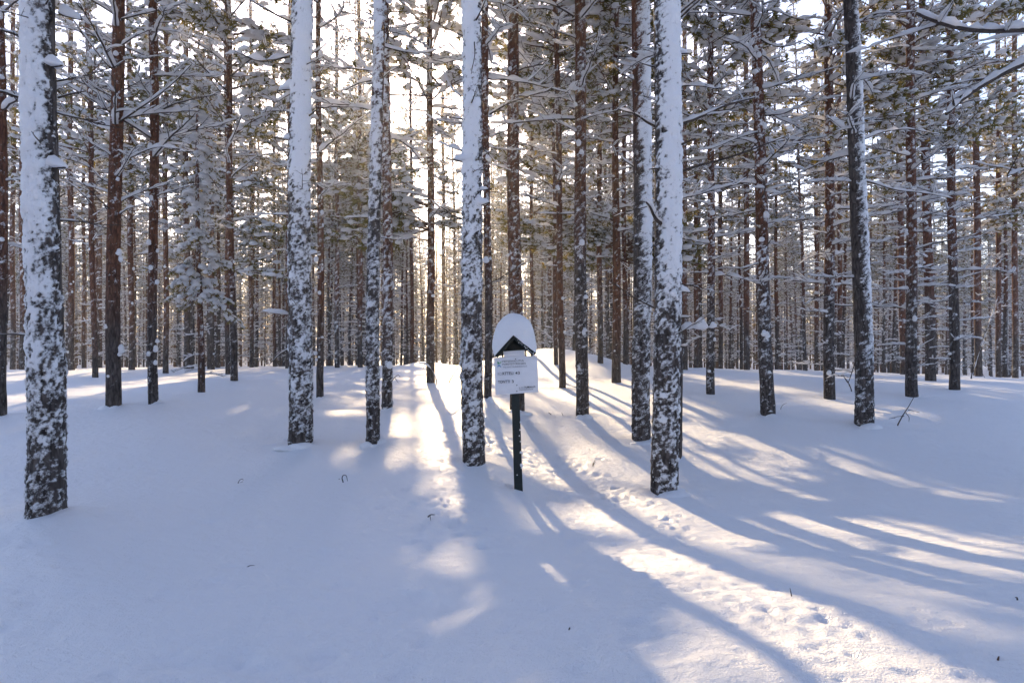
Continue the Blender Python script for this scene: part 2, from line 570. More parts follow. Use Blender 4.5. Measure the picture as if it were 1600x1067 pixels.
def snow_along(mb, pts, w0, h0, r, cover=0.9, n=8, step=0.035):
    """Cushions along a polyline with gaps where the snow has slid off."""
    m = len(pts)
    seg = []
    k = 0
    while k < m - 1:
        ln = r.randint(3, max(3, m))
        if r.random() < cover:
            seg.append((k, min(m - 1, k + ln)))
        k += ln + (1 if r.random() < 0.5 else 0)
    for a, b in seg:
        if b - a < 1:
            continue
        ln_ = float(np.linalg.norm(np.diff(pts[a:b + 1], axis=0), axis=1).sum())
        cnt = int(np.clip(ln_ / step, 4 if step > 0.05 else 6, 26))
        tt = np.linspace(a, b, cnt)
        p = np.stack([np.interp(tt, np.arange(m), pts[:, i]) for i in range(3)], -1)
        s = np.linspace(0, 1, cnt)
        env = np.clip(np.minimum(s, 1 - s) * ln_ / 0.07, 0.08, 1) ** 0.6
        fade = 1 - 0.45 * (tt / (m - 1))
        nc = max(3, int(ln_ / 0.11) + 1)
        ctl = np.array([r.choice((0.35, 0.65, 0.9, 1.05, 1.2, 1.4)) for _ in range(nc)])
        fr = s * (nc - 1)
        i0_ = np.clip(fr.astype(int), 0, nc - 2)
        w_ = 0.5 - 0.5 * np.cos(np.pi * (fr - i0_))
        lump = ctl[i0_] * (1 - w_) + ctl[i0_ + 1] * w_
        lump = lump * np.array([r.uniform(0.94, 1.06) for _ in s])
        lat_ = np.interp(s, np.linspace(0, 1, nc), [r.uniform(0.75, 1.25) for _ in range(nc)])
        mb.add(*pad(p, w0 * env * fade * lump ** 0.7 * lat_, h0 * env * fade * lump, n))


def branch_pair(seed, L, rise, bend, curl, rad, snw, snh, twigs, cover=0.9, far=False):
    r = random.Random(seed)
    st, nn = (0.10, 5) if far else (0.035, 8)
    wood, snow = MB(), MB()
    ax = axis_pts(L, rise, bend, curl, 11, r)
    wood.add(*(tube(ax[::2], np.linspace(rad, rad * 0.3, 6), 3) if far else tube(ax, np.linspace(rad, rad * 0.3, 11), 6)))
    up = ax.copy(); up[:, 2] += rad * 0.6
    snow_along(snow, up, snw, snh, r, cover, nn, st)
    for k in range(twigs):
        t = r.uniform(0.25, 0.98)
        p0 = np.array([np.interp(t * 10, np.arange(11), ax[:, i]) for i in range(3)])
        side = -1 if k % 2 else 1
        ang = math.radians(r.uniform(25, 65)) * side
        ln = L * r.uniform(0.18, 0.42) * (1.15 - 0.5 * t)
        q = axis_pts(ln, r.uniform(-0.2, 0.45) + rise * 0.5, r.uniform(-0.2, 0.25), r.uniform(-1, 1), 6, r)
        c, s = math.cos(ang), math.sin(ang)
        q = np.stack([q[:, 0] * c - q[:, 1] * s, q[:, 0] * s + q[:, 1] * c, q[:, 2]], -1) + p0
        wood.add(*(tube(q[::5], np.linspace(rad * 0.45, rad * 0.14, 2), 3) if far else tube(q, np.linspace(rad * 0.45, rad * 0.14, 6), 4)))
        if r.random() < cover * 0.9:
            u = q.copy(); u[:, 2] += rad * 0.3
            snow_along(snow, u, snw * 0.72, snh * 0.7, r, cover, nn - 1 if not far else 4, st)
        for _ in range(0 if far else r.randint(1, 3)):
            t2 = r.uniform(0.4, 1.0)
            p1 = np.array([np.interp(t2 * 5, np.arange(6), q[:, i]) for i in range(3)])
            a2 = ang + math.radians(r.uniform(-60, 60))
            l2 = ln * r.uniform(0.25, 0.5)
            q2 = np.stack([np.linspace(0, l2 * math.cos(a2), 4), np.linspace(0, l2 * math.sin(a2), 4), np.linspace(0, l2 * r.uniform(-0.3, 0.5), 4)], -1) + p1
            wood.add(*tube(q2, np.linspace(rad * 0.2, rad * 0.1, 4), 3))
    return wood.mesh('branch', M_TWIG), snow.mesh('branch_snow', M_SNOW)


BR = {'up': [], 'flat': [], 'droop': [], 'stub': [], 'bare': []}
for k in range(8):
    BR['up'].append(branch_pair(100 + k, 1.0, rnd.uniform(0.35, 0.75), rnd.uniform(-0.15, 0.15), rnd.uniform(-1, 1), 0.015, 0.036, 0.056, rnd.randint(6, 10)))
for k in range(10):
    BR['flat'].append(branch_pair(200 + k, 1.0, rnd.uniform(-0.05, 0.22), rnd.uniform(-0.12, 0.18), rnd.uniform(-1.2, 1.2), 0.014, 0.042, 0.060, rnd.randint(9, 15)))
for k in range(6):
    BR['droop'].append(branch_pair(300 + k, 1.0, rnd.uniform(0.05, 0.2), rnd.uniform(-0.45, -0.2), rnd.uniform(-1, 1), 0.013, 0.044, 0.062, rnd.randint(8, 13)))
for k in range(5):
    BR['bare'].append(branch_pair(400 + k, 1.0, rnd.uniform(-0.1, 0.35), rnd.uniform(-0.2, 0.25), rnd.uniform(-1, 1), 0.014, 0.020, 0.022, rnd.randint(2, 5), 0.55))


def stub_pair(seed):
    r = random.Random(seed)
    wood, snow = MB(), MB()
    L = 1.0
    ax = axis_pts(L, r.uniform(-0.15, 0.3), r.uniform(-0.2, 0.2), r.uniform(-1, 1), 6, r)
    wood.add(*tube(ax, np.linspace(0.055, 0.022, 6), 6))
    cnt = 9
    s = np.linspace(0, 1, cnt)
    reach = r.uniform(0.55, 0.95)
    p = np.stack([np.interp(s * reach * 5, np.arange(6), ax[:, i]) for i in range(3)], -1)
    p[:, 2] += 0.03
    hh = (1 - s) ** 1.5 * r.uniform(0.30, 0.55) + 0.12 + 0.10 * np.sin(s * r.uniform(4, 8) + r.uniform(0, 6)) * (1 - s)
    hh = np.maximum(hh, 0.06)
    hh[-1] = 0.02
    ww = (1 - s) ** 0.7 * r.uniform(0.24, 0.34) + 0.09
    ww[-1] = 0.015
    snow.add(*pad(p, ww, hh * np.array([r.uniform(0.85, 1.15) for _ in s]), 10, -0.12))
    return wood.mesh('branch', M_TWIG), snow.mesh('branch_snow', M_CAP)


for k in range(7):
    BR['stub'].append(stub_pair(500 + k))


# ------------------------------------------------------------------ living boughs: wood, needles and snow as arrays to be joined into a crown
def bough(seed, L, rise, bend, shoots, lite=False):
    r = random.Random(seed)
    wood, ndl, snow = MB(), MB(), MB()
    m = 7
    ax = axis_pts(L, rise, bend, r.uniform(-0.8, 0.8), m, r)
    wood.add(*tube(ax, np.linspace(0.017, 0.006, m), 3))

    def padline(q, w, h, n, cnt):
        tt = np.linspace(0, len(q) - 1, cnt)
        p = np.stack([np.interp(tt, np.arange(len(q)), q[:, i]) for i in range(3)], -1)
        s = np.linspace(0, 1, cnt)
        env = np.clip(np.minimum(s, 1 - s) * 5, 0.2, 1)
        lump = np.array([r.uniform(0.65, 1.35) for _ in range(cnt)])
        snow.add(*pad(p + np.array([0, 0, 0.012]), w * env * lump, h * env * lump, n, -0.35))

    def tuft(c, dirv, k):
        dirv = dirv / (np.linalg.norm(dirv) + 1e-9)
        vs, ts = [], []
        for i in range(k):
            e = np.array([r.gauss(0, 1), r.gauss(0, 1), r.gauss(0, 1) - 0.1])
            d = dirv * 0.9 + e * 0.62
            d /= np.linalg.norm(d)
            ln = r.uniform(0.08, 0.145) * (1.4 if lite else 1.0)
            sd = np.cross(d, np.array([r.gauss(0, 1), r.gauss(0, 1), r.gauss(0, 1)]))
            sd /= np.linalg.norm(sd) + 1e-9
            w = r.uniform(0.014, 0.024) * (1.4 if lite else 1.0)
            o = c + d * 0.02
            vs += [o - sd * w * 0.75, o + sd * w * 0.75, o + d * ln]
            b = 3 * i
            ts += [(b, b + 1, b + 2)]
        ndl.add(vs, None, ts)

    padline(ax[1:4], 0.04, 0.06, 5, 4)
    padline(ax[4:], 0.035, 0.05, 5, 3)
    for k in range(shoots):
        t = 0.22 + 0.78 * (k + r.random()) / shoots
        p0 = np.array([np.interp(t * (m - 1), np.arange(m), ax[:, i]) for i in range(3)])
        side = -1 if k % 2 else 1
        ang = math.radians(r.uniform(20, 70)) * side * (1.1 - 0.6 * t)
        ln = L * r.uniform(0.18, 0.40) * (1.25 - 0.55 * t)
        dz = r.uniform(-0.45, 0.3)
        q = np.stack([np.linspace(0, ln * math.cos(ang), 3), np.linspace(0, ln * math.sin(ang), 3), np.array([0, dz * ln * 0.35, dz * ln])], -1) + p0
        if not lite:
            wood.add(*tube(q[[0, 2]], np.array([0.008, 0.004]), 3))
        dv = q[2] - q[0]
        tuft(q[2], dv, 14 if not lite else 8)
        if not lite:
            tuft(q[1], dv, 8)
        if not lite:
            for _ in range(k % 2):
                e = q[r.choice((1, 2))]
                dv2 = dv * r.uniform(0.3, 0.6) + np.array([r.gauss(0, 0.07), r.gauss(0, 0.07), r.gauss(0, 0.05)])
                wood.add(*tube(np.array([e, e + dv2]), np.array([0.0045, 0.003]), 3))
        for j in range(1 if lite else 2):
            if r.random() < 0.80:
                f = r.uniform(0.25, 1.1)
                a_ = r.uniform(0.05, 0.105)
                c_ = q[0] + dv * f + np.array([r.gauss(0, 0.03), r.gauss(0, 0.03), 0.02])
                if lite:
                    a_ *= 1.5
                snow.add(*blob(c_, a_ * r.uniform(0.8, 1.5), a_ * r.uniform(0.7, 1.3), a_ * r.uniform(0.5, 0.95), 5, 3, r, 0.28))
    return [mb.arrays() for mb in (wood, ndl, snow)]


BOUGH = [bough(700 + k, rnd.uniform(1.0, 1.6), rnd.uniform(0.0, 0.45), rnd.uniform(-0.35, 0.05), rnd.randint(8, 11)) for k in range(14)]
LITE = [bough(800 + k, rnd.uniform(1.0, 1.6), rnd.uniform(0.0, 0.4), rnd.uniform(-0.35, 0.05), 5, True) for k in range(8)]


def put(mbs, src, az, pitch, sc, pos, parts=(0, 1, 2)):
    c, s = math.cos(az), math.sin(az)
    cp, sp = math.cos(pitch), math.sin(pitch)
    R = np.array([[c, -s, 0], [s, c, 0], [0, 0, 1]]) @ np.array([[cp, 0, -sp], [0, 1, 0], [sp, 0, cp]])
    for i in parts:
        v, q, t = src[i]
        mbs[i].add(v @ R.T * sc + pos, q, t)


def bough_points(w, az, sc):
    """Sample points over the spread of a bough that grows from the world point w."""
    c, q = math.cos(az), math.sin(az)
    d = np.array([c, q, 0.12]) * sc * 1.3
    e = np.array([-q, c, 0.0]) * sc * 0.38
    return np.array([w + d * 0.1, w + d * 0.45 - e, w + d * 0.45 + e, w + d * 0.75, w + d * 0.75 - e, w + d * 0.75 + e, w + d * 1.05])


def crown_list(z0, z1, count, lean, r, reach=1.0, world_pos=None):
    """Boughs in loose whorls up the stem as (z, az, scale, pitch, kind); those that would close a gap in the canopy are left out."""
    out = []
    for k in range(count):
        f = (k + r.random()) / count
        z = z0 + (z1 - z0) * f
        az = r.uniform(0, 2 * math.pi)
        prof = (0.75 + 0.45 * math.sin(math.pi * min(1, f * 1.25 + 0.1))) * (1.0 - 0.62 * max(0, f - 0.45) / 0.55)
        sc = reach * prof * r.uniform(0.75, 1.2)
        if world_pos is not None:
            w = world_pos + np.array([lean[0] * z, lean[1] * z, z])
            if r.random() < blocks(bough_points(w, az, sc)):
                sc *= 0.4
                if r.random() < blocks(bough_points(w, az, sc)):
                    continue
        out.append((z, az, sc, r.uniform(-0.12, 0.25) + 0.35 * f, r.randrange(14)))
    return out


def crown_from(lst, lean, protos):
    mbs = [MB(), MB(), MB()]
    for z, az, sc, pitch, kd in lst:
        put(mbs, protos[kd % len(protos)], az, pitch, sc, np.array([lean[0] * z, lean[1] * z, z]))
    return mbs


def crown_arrays(z0, z1, count, lean, r, reach=1.0, protos=None):
    return crown_from(crown_list(z0, z1, count, lean, r, reach), lean, protos or BOUGH)


# ------------------------------------------------------------------ trunks
def trunk_mesh(H, r0, rtop, ztop, lean, d, px_w, phi, cov, zA, zB, fleck, zr, seed, bow=0.0):
    """Tapering stem with bark plates and wind-packed snow; attributes snow and red drive the bark material."""
    seg = int(np.clip(px_w * 1.15, 8, 50))
    vis = min(H, CAMZ + d * 0.53 + 0.6)
    dz = float(np.clip(d * 0.0027, 0.0135, 0.18))
    zs = np.concatenate([np.arange(-0.45, vis, dz), np.arange(vis, H, 0.5), [H]])
    th = np.arange(seg) / seg * 2 * np.pi
    Z, T = np.meshgrid(zs, th, indexing='ij')
    rad = np.interp(Z, [-0.45, 0, 0.5, max(ztop, 1.0), H], [r0 * 1.14, r0 * 1.02, r0 * 0.95, rtop, 0.02 if H > ztop else rtop * 0.9])
    cx, cyy = np.cos(T), np.sin(T)
    X3, Y3 = cx * r0, cyy * r0
    big = fbm(X3 * 4.5 + seed, Y3 * 4.5, Z * 2.4, seed, 3)
    mid = fbm(X3 * 23 + seed, Y3 * 23, Z * 14, seed + 3, 2)
    fine = fbm(X3 * 50 + seed, Y3 * 50, Z * 36, seed + 5, 2)
    facing = np.cos(T - phi)
    bias = cov * sstep(zA, zB, Z) * (0.80 * facing - 0.02) + fleck - 0.12 * sstep(0.5, 0.0, Z) + 0.10 * cov * facing
    v = 0.26 * big + 0.42 * mid + 0.62 * fine + bias
    snow = sstep(-0.16, 0.22, v)
    amount = np.clip(0.5 + 0.85 * v, -0.4, 1.5)
    lump = np.clip(v, 0, 1.0)
    plate = fbm(X3 * 16 + 3 + seed, Y3 * 16, Z * 4.5, seed + 9, 2)
    R = rad * (1 + 0.03 * big) + 0.006 * plate * (1 - snow) + snow * (0.004 + 0.018 * lump) + (0.008 * mid + 0.005 * fine) * snow
    # the stem stays slightly crooked
    wob = 0.02 + 0.0 * Z
    bx = lean[0] * Z + bow * (Z / max(ztop, 1)) * (1 - Z / max(ztop, 1)) + wob * np.sin(Z * 0.8 + seed) * np.clip(Z, 0, 1)
    by = lean[1] * Z + wob * np.cos(Z * 0.63 + seed) * np.clip(Z, 0, 1)
    V = np.stack([bx + R * cx, by + R * cyy, Z], -1).reshape(-1, 3)
    red = np.clip(sstep(zr - 1.1, zr + 1.1, Z + 0.8 * big), 0, 1)
    m = len(zs)
    i, j = np.meshgrid(np.arange(m - 1), np.arange(seg), indexing='ij')
    j2 = (j + 1) % seg
    q = np.stack([i * seg + j, i * seg + j2, (i + 1) * seg + j2, (i + 1) * seg + j], -1).reshape(-1, 4)
    e = (m - 1) * seg
    mb = MB().add(V, q, [[e, e + k, e + k + 1] for k in range(1, seg - 1)])
    return mb.mesh('trunk', M_BARK, True, {'snow': amount.ravel(), 'red': red.ravel()})


def clump_mesh(r0, rtop, ztop, lean, zlo, zhi, count, size, r):
    """Round cushions of snow caught on knots of the stem."""
    mb = MB()
    for _ in range(count):
        z = r.uniform(zlo, zhi)
        a = -math.pi / 2 + r.uniform(-1.5, 1.5)
        R = np.interp(z, [0, ztop], [r0, rtop])
        s = size * r.uniform(0.5, 1.3)
        mb.add(*blob((lean[0] * z + math.cos(a) * (R + s * 0.15), lean[1] * z + math.sin(a) * (R + s * 0.15), z), s * 0.8, s * 0.8, s * r.uniform(0.8, 1.5), 8, 6, r, 0.2))
    return mb.mesh('trunk_snow', M_CAP) if count else None


def add_branch(tree, kind, z, az, sc, lean, r, pick=None):
    w, s = BR[kind][pick if pick is not None else r.randrange(len(BR[kind]))]
    o = link('branch', w, tree, (lean[0] * z, lean[1] * z, z))
    o.rotation_euler = (0, 0, az)
    o.scale = (sc, sc, sc * r.uniform(0.85, 1.15))
    sn = tag(link('branch_snow', s, o), kind='stuff')
    return o


# px, py of the foot; width there; x of the stem at the top edge; width there; label; options
W_ = 'wide'
TREES = [
    # the big stems plastered with snow
    dict(p=(73, 815), w=55, t=(66, 44), lab='thick snow-plastered pine at the far left of the foreground', phi=-112, cov=0.80, zA=0.7, zB=2.9, fl=-0.02, zr=9, nb=0, stubs=[(105, 215), (128, 262), (122, 318), (118, 398), (30, 320), (38, 398), (36, 212), (130, 105), (35, 60)]),
    dict(p=(470, 697), w=38, t=(473, 31), lab='snow-plastered pine left of the footpath with a thick snowy branch near its top', phi=-60, cov=0.85, zA=1.9, zB=4.2, fl=-0.06, zr=9, nb=0, ns=4),
    dict(p=(583, 695), w=22, t=(591, 17), lab='slim snow-streaked pine just left of the footpath, in front of another stem', phi=-100, cov=0.5, zA=1.9, zB=4.2, fl=-0.10, zr=4.0, nb=3, by=420, bk='flat'),
    dict(p=(741, 730), w=36, t=(734, 29), lab='snow-plastered pine immediately left of the sign post', phi=-105, cov=0.74, zA=1.5, zB=3.7, fl=-0.07, zr=9, nb=0, ns=4),
    dict(p=(1002, 690), w=30, t=(1004, 28), lab='dark pine with snow down its right side, behind the thicker pine right of the sign', phi=-35, cov=0.75, zA=1.3, zB=3.8, fl=-0.14, zr=5.0, nb=0, ns=4),
    dict(p=(1038, 772), w=44, t=(1044, 40), lab='thickest snow-plastered pine right of the sign, with long bare branches reaching right', phi=-66, cov=0.78, zA=1.3, zB=3.4, fl=-0.07, zr=9, nb=0, ns=5),
    dict(p=(1056, 719), w=19, t=(1058, 15), lab='dark pine almost hidden behind the thickest pine right of the sign', phi=-90, cov=0.2, zA=1, zB=3, fl=-0.35, zr=2.5, nb=6, by=330, bk='flat'),
    dict(p=(1350, 667), w=29, t=(1328, 21), lab='leaning pine on the right with snow along its right side', phi=-20, cov=0.62, zA=0.6, zB=2.0, fl=-0.16, zr=9, nb=12, by=480, bk='flat', bow=0.16),
    # brown stems of the middle ground
    dict(p=(178, 640), w=23, t=(180, 18), lab='red-brown pine with round snow flecks, second stem right of the thick left pine', fl=-0.50, flz=1.3, zr=1.5, nb=18, by=345, bk='up', cl=12),
    dict(p=(240, 632), w=15, t=(238, 13), lab='slender brown pine right of the red-brown one, ring of snow low on its stem', fl=-0.40, zr=1.8, nb=14, by=380, bk='up', cl=16),
    dict(p=(3, 654), w=15, t=(2, 13), lab='dark pine cut by the left edge of the view', fl=-0.42, zr=2.0, nb=8, by=400, bk='flat', cl=8),
    dict(p=(605, 645), w=17, t=(602, 14), lab='dark pine with heavy snow at its foot, just behind the slim pine by the path', fl=-0.18, zr=1.6, nb=10, by=350, bk='flat', cl=8),
    dict(p=(762, 628), w=13, t=(759, 11), lab='dark pine showing between the snow-plastered pine and the sign', fl=-0.32, zr=2.0, nb=14, by=330, bk='flat', cl=6),
    dict(p=(808, 646), w=24, t=(800, 17), lab='red-brown pine straight behind the sign', fl=-0.30, zr=1.6, nb=10, by=300, bk='flat', cl=12),
    dict(p=(910, 654), w=21, t=(905, 17), lab='brown pine right of the sign with a long level snowy branch to its left', fl=-0.28, zr=3.2, nb=9, by=330, bk='up', cl=14),
    dict(p=(1200, 652), w=23, t=(1181, 15), lab='dark pine with many snowy branches, slightly leaning, in the right half', fl=-0.24, zr=2.6, nb=20, by=470, bk='flat', cl=16),
    dict(p=(1296, 623), w=18, t=(1296, 12), lab='branchy dark pine left of the leaning pine, snowy fan near its foot', fl=-0.30, zr=2.6, nb=26, by=590, bk='flat', cl=14),
    dict(p=(1424, 619), w=18, t=(1428, 12), lab='branchy pine behind the bare sapling on the right', fl=-0.30, zr=2.6, nb=26, by=580, bk='flat', cl=14),
    dict(p=(1454, 595), w=16, t=(1441, 10), lab='pine with bare lower stem behind the branchy right-hand pair', fl=-0.42, zr=2.4, nb=18, by=520, bk='flat', cl=5),
    dict(p=(1491, 609), w=16, t=(1489, 9), lab='dark branchy pine nearest the leaning dead sapling', fl=-0.36, zr=3.0, nb=24, by=570, bk='flat', cl=10),
    dict(p=(1412, 585), w=11, t=(1405, 8), lab='reddish pine half hidden at the left of the branchy right-hand pine', fl=-0.4, zr=1.0, nb=14, by=500, bk='flat', cl=6),
    dict(p=(1529, 571), w=11, t=(1521, 9), lab='pine at the right behind the leaning dead sapling', fl=-0.4, zr=2.0, nb=16, by=500, bk='flat'),
    dict(p=(1560, 571), w=8, t=(1558, 6), lab='thin pine second from the right edge among the farther row', fl=-0.4, zr=2.0, nb=14, by=500, bk='flat'),
    dict(p=(1110, 616), w=14, t=(1114, 9), lab='pine right of the thickest pine with snow cushions on short twigs', fl=-0.26, zr=2.4, nb=18, by=530, bk='flat', cl=10),
    dict(p=(1126, 567), w=8, t=(1124, 6), lab='thin dark pine just right of the pine with snow cushions', fl=-0.4, zr=2.2, nb=14, by=480, bk='flat'),
    dict(p=(1088, 562), w=8, t=(1086, 6), lab='thin reddish pine left of the pine with snow cushions', fl=-0.4, zr=1.2, nb=14, by=480, bk='flat'),
    dict(p=(1070, 578), w=9, t=(1071, 7), lab='thin dark pine touching the right outline of the thickest pine', fl=-0.36, zr=2.0, nb=12, by=480, bk='flat'),
    dict(p=(1167, 574), w=10, t=(1165, 7), lab='thin pine left of the leaning branchy pine in the right half', fl=-0.4, zr=2.0, nb=18, by=540, bk='flat'),
    dict(p=(1276, 561), w=7, t=(1275, 6), lab='thin pine left of the pine with a snowy fan near its foot', fl=-0.4, zr=2.2, nb=14, by=480, bk='flat'),
    dict(p=(1312, 563), w=8, t=(1312, 6), lab='thin pine squeezed between the fan-footed and the leaning pine', fl=-0.4, zr=2.2, nb=14, by=480, bk='flat'),
    dict(p=(963, 598), w=15, t=(962, 8), lab='orange-brown pine on the slope left of the dark pair, many snowy boughs', fl=-0.45, zr=1.3, nb=18, by=440, bk='flat', cl=4),
    dict(p=(977, 569), w=8, t=(975, 6), lab='thin pine right beside the orange-brown pine on the slope', fl=-0.4, zr=1.8, nb=12, by=430, bk='flat'),
    dict(p=(938, 567), w=9, t=(936, 7), lab='thin pine on the snow mound between the brown and the orange-brown pine', fl=-0.4, zr=2.2, nb=12, by=430, bk='flat'),
    dict(p=(879, 606), w=11, t=(869, 8), lab='narrow red-brown pine in front of the snow mound right of the sign', fl=-0.45, zr=1.0, nb=12, by=420, bk='flat', cl=4),
    dict(p=(869, 570), w=7, t=(862, 5), lab='thin stem beside the narrow red-brown pine at the snow mound', fl=-0.4, zr=1.0, nb=12, by=420, bk='flat'),
    dict(p=(673, 598), w=14, t=(672, 9), lab='orange-tinted pine standing at the lit footpath', fl=-0.38, zr=1.6, nb=14, by=470, bk='flat', cl=10),
    dict(p=(500, 624), w=12, t=(496, 8), lab='brown pine close right of the snow-plastered pine left of the path', fl=-0.32, zr=1.4, nb=12, by=400, bk='flat', cl=14),
    dict(p=(450, 569), w=9, t=(451, 8), lab='dark pine peeping out left of the snow-plastered pine by the path', fl=-0.4, zr=2.2, nb=12, by=430, bk='flat'),
    dict(p=(366, 595), w=12, t=(356, 9), lab='brown pine at the foot of a lit snow patch, right of the young snow-laden pine', fl=-0.34, zr=2.0, nb=14, by=350, bk='up', cl=8),
    dict(p=(356, 585), w=8, t=(350, 6), lab='thin pine almost touching the brown pine right of the young snow-laden pine', fl=-0.4, zr=2.0, nb=12, by=400, bk='flat'),
    dict(p=(330, 577), w=12, t=(326, 9), lab='dark pine just behind the young snow-laden pine', fl=-0.34, zr=2.6, nb=14, by=420, bk='flat', cl=6),
    dict(p=(293, 576), w=10, t=(286, 8), lab='dark pine left of the young snow-laden pine', fl=-0.34, zr=2.6, nb=14, by=420, bk='flat', cl=6),
    dict(p=(259, 583), w=9, t=(259, 7), lab='thin brown pine right of the stem with a snow ring', fl=-0.4, zr=1.6, nb=14, by=400, bk='up', cl=4),
    dict(p=(206, 578), w=10, t=(202, 7), lab='brown pine between the red-brown pine and the stem with a snow ring', fl=-0.36, zr=1.6, nb=14, by=420, bk='up', cl=6),
    dict(p=(149, 590), w=9, t=(133, 7), lab='leaning orange-brown pine left of the red-brown pine', fl=-0.45, zr=1.2, nb=12, by=400, bk='up', cl=4),
    dict(p=(157, 565), w=6, t=(150, 5), lab='thin stem between the leaning and the red-brown pine', fl=-0.4, zr=1.0, nb=10, by=420, bk='flat'),
    dict(p=(131, 565), w=6, t=(128, 5), lab='thin pine left of the leaning orange-brown pine', fl=-0.4, zr=1.2, nb=12, by=420, bk='flat'),
    dict(p=(112, 578), w=10, t=(107, 7), lab='dark pine right beside the thick left pine', fl=-0.36, zr=2.2, nb=12, by=420, bk='flat', cl=8),
    dict(p=(35, 567), w=9, t=(34, 6), lab='dark pine seen just left of the thick left pine', fl=-0.36, zr=2.2, nb=12, by=420, bk='flat'),
    dict(p=(20, 568), w=8, t=(17, 6), lab='thin pine right of the stem at the left edge of the view', fl=-0.36, zr=2.2, nb=12, by=420, bk='flat'),
    dict(p=(393, 565), w=7, t=(390, 5), lab='thin pine in the gap right of the lit snow patch', fl=-0.3, zr=1.8, nb=14, by=450, bk='flat'),
    dict(p=(429, 562), w=6, t=(428, 4), lab='very thin pine left of the path pine, deep in the stand', fl=-0.4, zr=1.2, nb=12, by=450, bk='flat'),
    dict(p=(527, 564), w=8, t=(526, 5), lab='snow-speckled thin pine between the two path-side pines', fl=-0.25, zr=2.6, nb=14, by=450, bk='flat'),
    dict(p=(563, 569), w=8, t=(561, 6), lab='dark thin pine left of the slim snow-streaked pine', fl=-0.36, zr=2.0, nb=14, by=450, bk='flat'),
    dict(p=(644, 565), w=6, t=(640, 4), lab='thin orange pine in the middle of the sun glow', fl=-0.5, zr=0.6, nb=10, by=430, bk='flat'),
    dict(p=(694, 563), w=6, t=(690, 5), lab='thin pine between the path pine and the snow-plastered one by the sign', fl=-0.4, zr=1.0, nb=12, by=430, bk='flat'),
    dict(p=(1586, 572), w=9, t=(1584, 7), lab='pine next to the right edge of the view', fl=-0.36, zr=2.2, nb=16, by=500, bk='flat'),
    dict(p=(832, 556), w=6, t=(829, 5), lab='distant stem rising behind the snow mound, right of the sign', fl=-0.4, zr=1.0, nb=10, by=430, bk='flat'),
]

PLACED = []
for k, T in enumerate(TREES):
    px, py = T['p']
    d = ground_hit(px, py)
    dw = F * 0.235 / T['w']
    if d is None or d > 33:
        d = min(max(dw, 30), 41)
    T['d'] = d
    x = (px - 800) / F * d
    z = float(hgt0(x, d))
    T['pos'] = (x, d, z)
    PLACED.append((x, d))
    if d < 14:
        BUMPS.append((x + rnd.uniform(0.12, 0.24), d + rnd.uniform(-0.04, 0.12), rnd.uniform(0.16, 0.28), rnd.uniform(0.14, 0.24), rnd.uniform(0.03, 0.07)))
        BUMPS.append((x - rnd.uniform(0.05, 0.2), d - 0.16, 0.20, 0.12, -rnd.uniform(0.02, 0.05)))
        BUMPS.append((x, d, 0.55, 0.5, rnd.uniform(0.0, 0.05)))

# footprints trodden along the path
PATHS = [
    ([(628, 572), (640, 590), (655, 620), (690, 660), (760, 690), (850, 712), (930, 745), (990, 785)], 20, 240, 1.0),
    ([(640, 600), (665, 660), (690, 720), (695, 780), (690, 850)], 34, 130, 0.8),
    ([(830, 690), (900, 790), (960, 845), (1080, 890), (1200, 950), (1330, 1020)], 40, 130, 0.55),
    ([(945, 765), (1010, 795), (1080, 835)], 14, 34, 1.0),
    ([(800, 700), (850, 740), (880, 770)], 22, 30, 1.0),
]
for pts, spread, cnt, dep in PATHS:
    pts = np.array(pts, float)
    cl = np.concatenate([[0], np.cumsum(np.hypot(*np.diff(pts, axis=0).T))])
    for _ in range(cnt):
        s = rnd.random() ** 0.8 * cl[-1]
        u = np.interp(s, cl, pts[:, 0]) + rnd.gauss(0, spread)
        v = np.interp(s, cl, pts[:, 1]) + rnd.gauss(0, spread * 0.45)
        y = ground_hit(u, v)
        if y is None or y > 30:
            continue
        PRINTS.append(((u - 800) / F * y, y, rnd.uniform(0.026, 0.045), rnd.uniform(0.030, 0.060), dep * rnd.uniform(0.010, 0.020)))


# dents where snow has dropped from the branches
for _ in range(150):
    u, v = rnd.uniform(-20, 1620), rnd.uniform(650, 1075)
    y = ground_hit(u, v)
    if y:
        k_ = rnd.random() ** 2
        PRINTS.append(((u - 800) / F * y, y, 0.02 + 0.06 * k_, 0.02 + 0.06 * k_, 0.006 + 0.010 * k_))
for u, v, sx_, sy_, a_ in ((290, 1030, 0.16, 0.07, -0.035), (800, 978, 0.07, 0.05, -0.02), (470, 860, 0.2, 0.12, 0.02), (150, 900, 0.3, 0.15, 0.025), (650, 960, 0.25, 0.1, -0.015)):
    y = ground_hit(u, v)
    BUMPS.append(((u - 800) / F * y, y, sx_, sy_, a_))


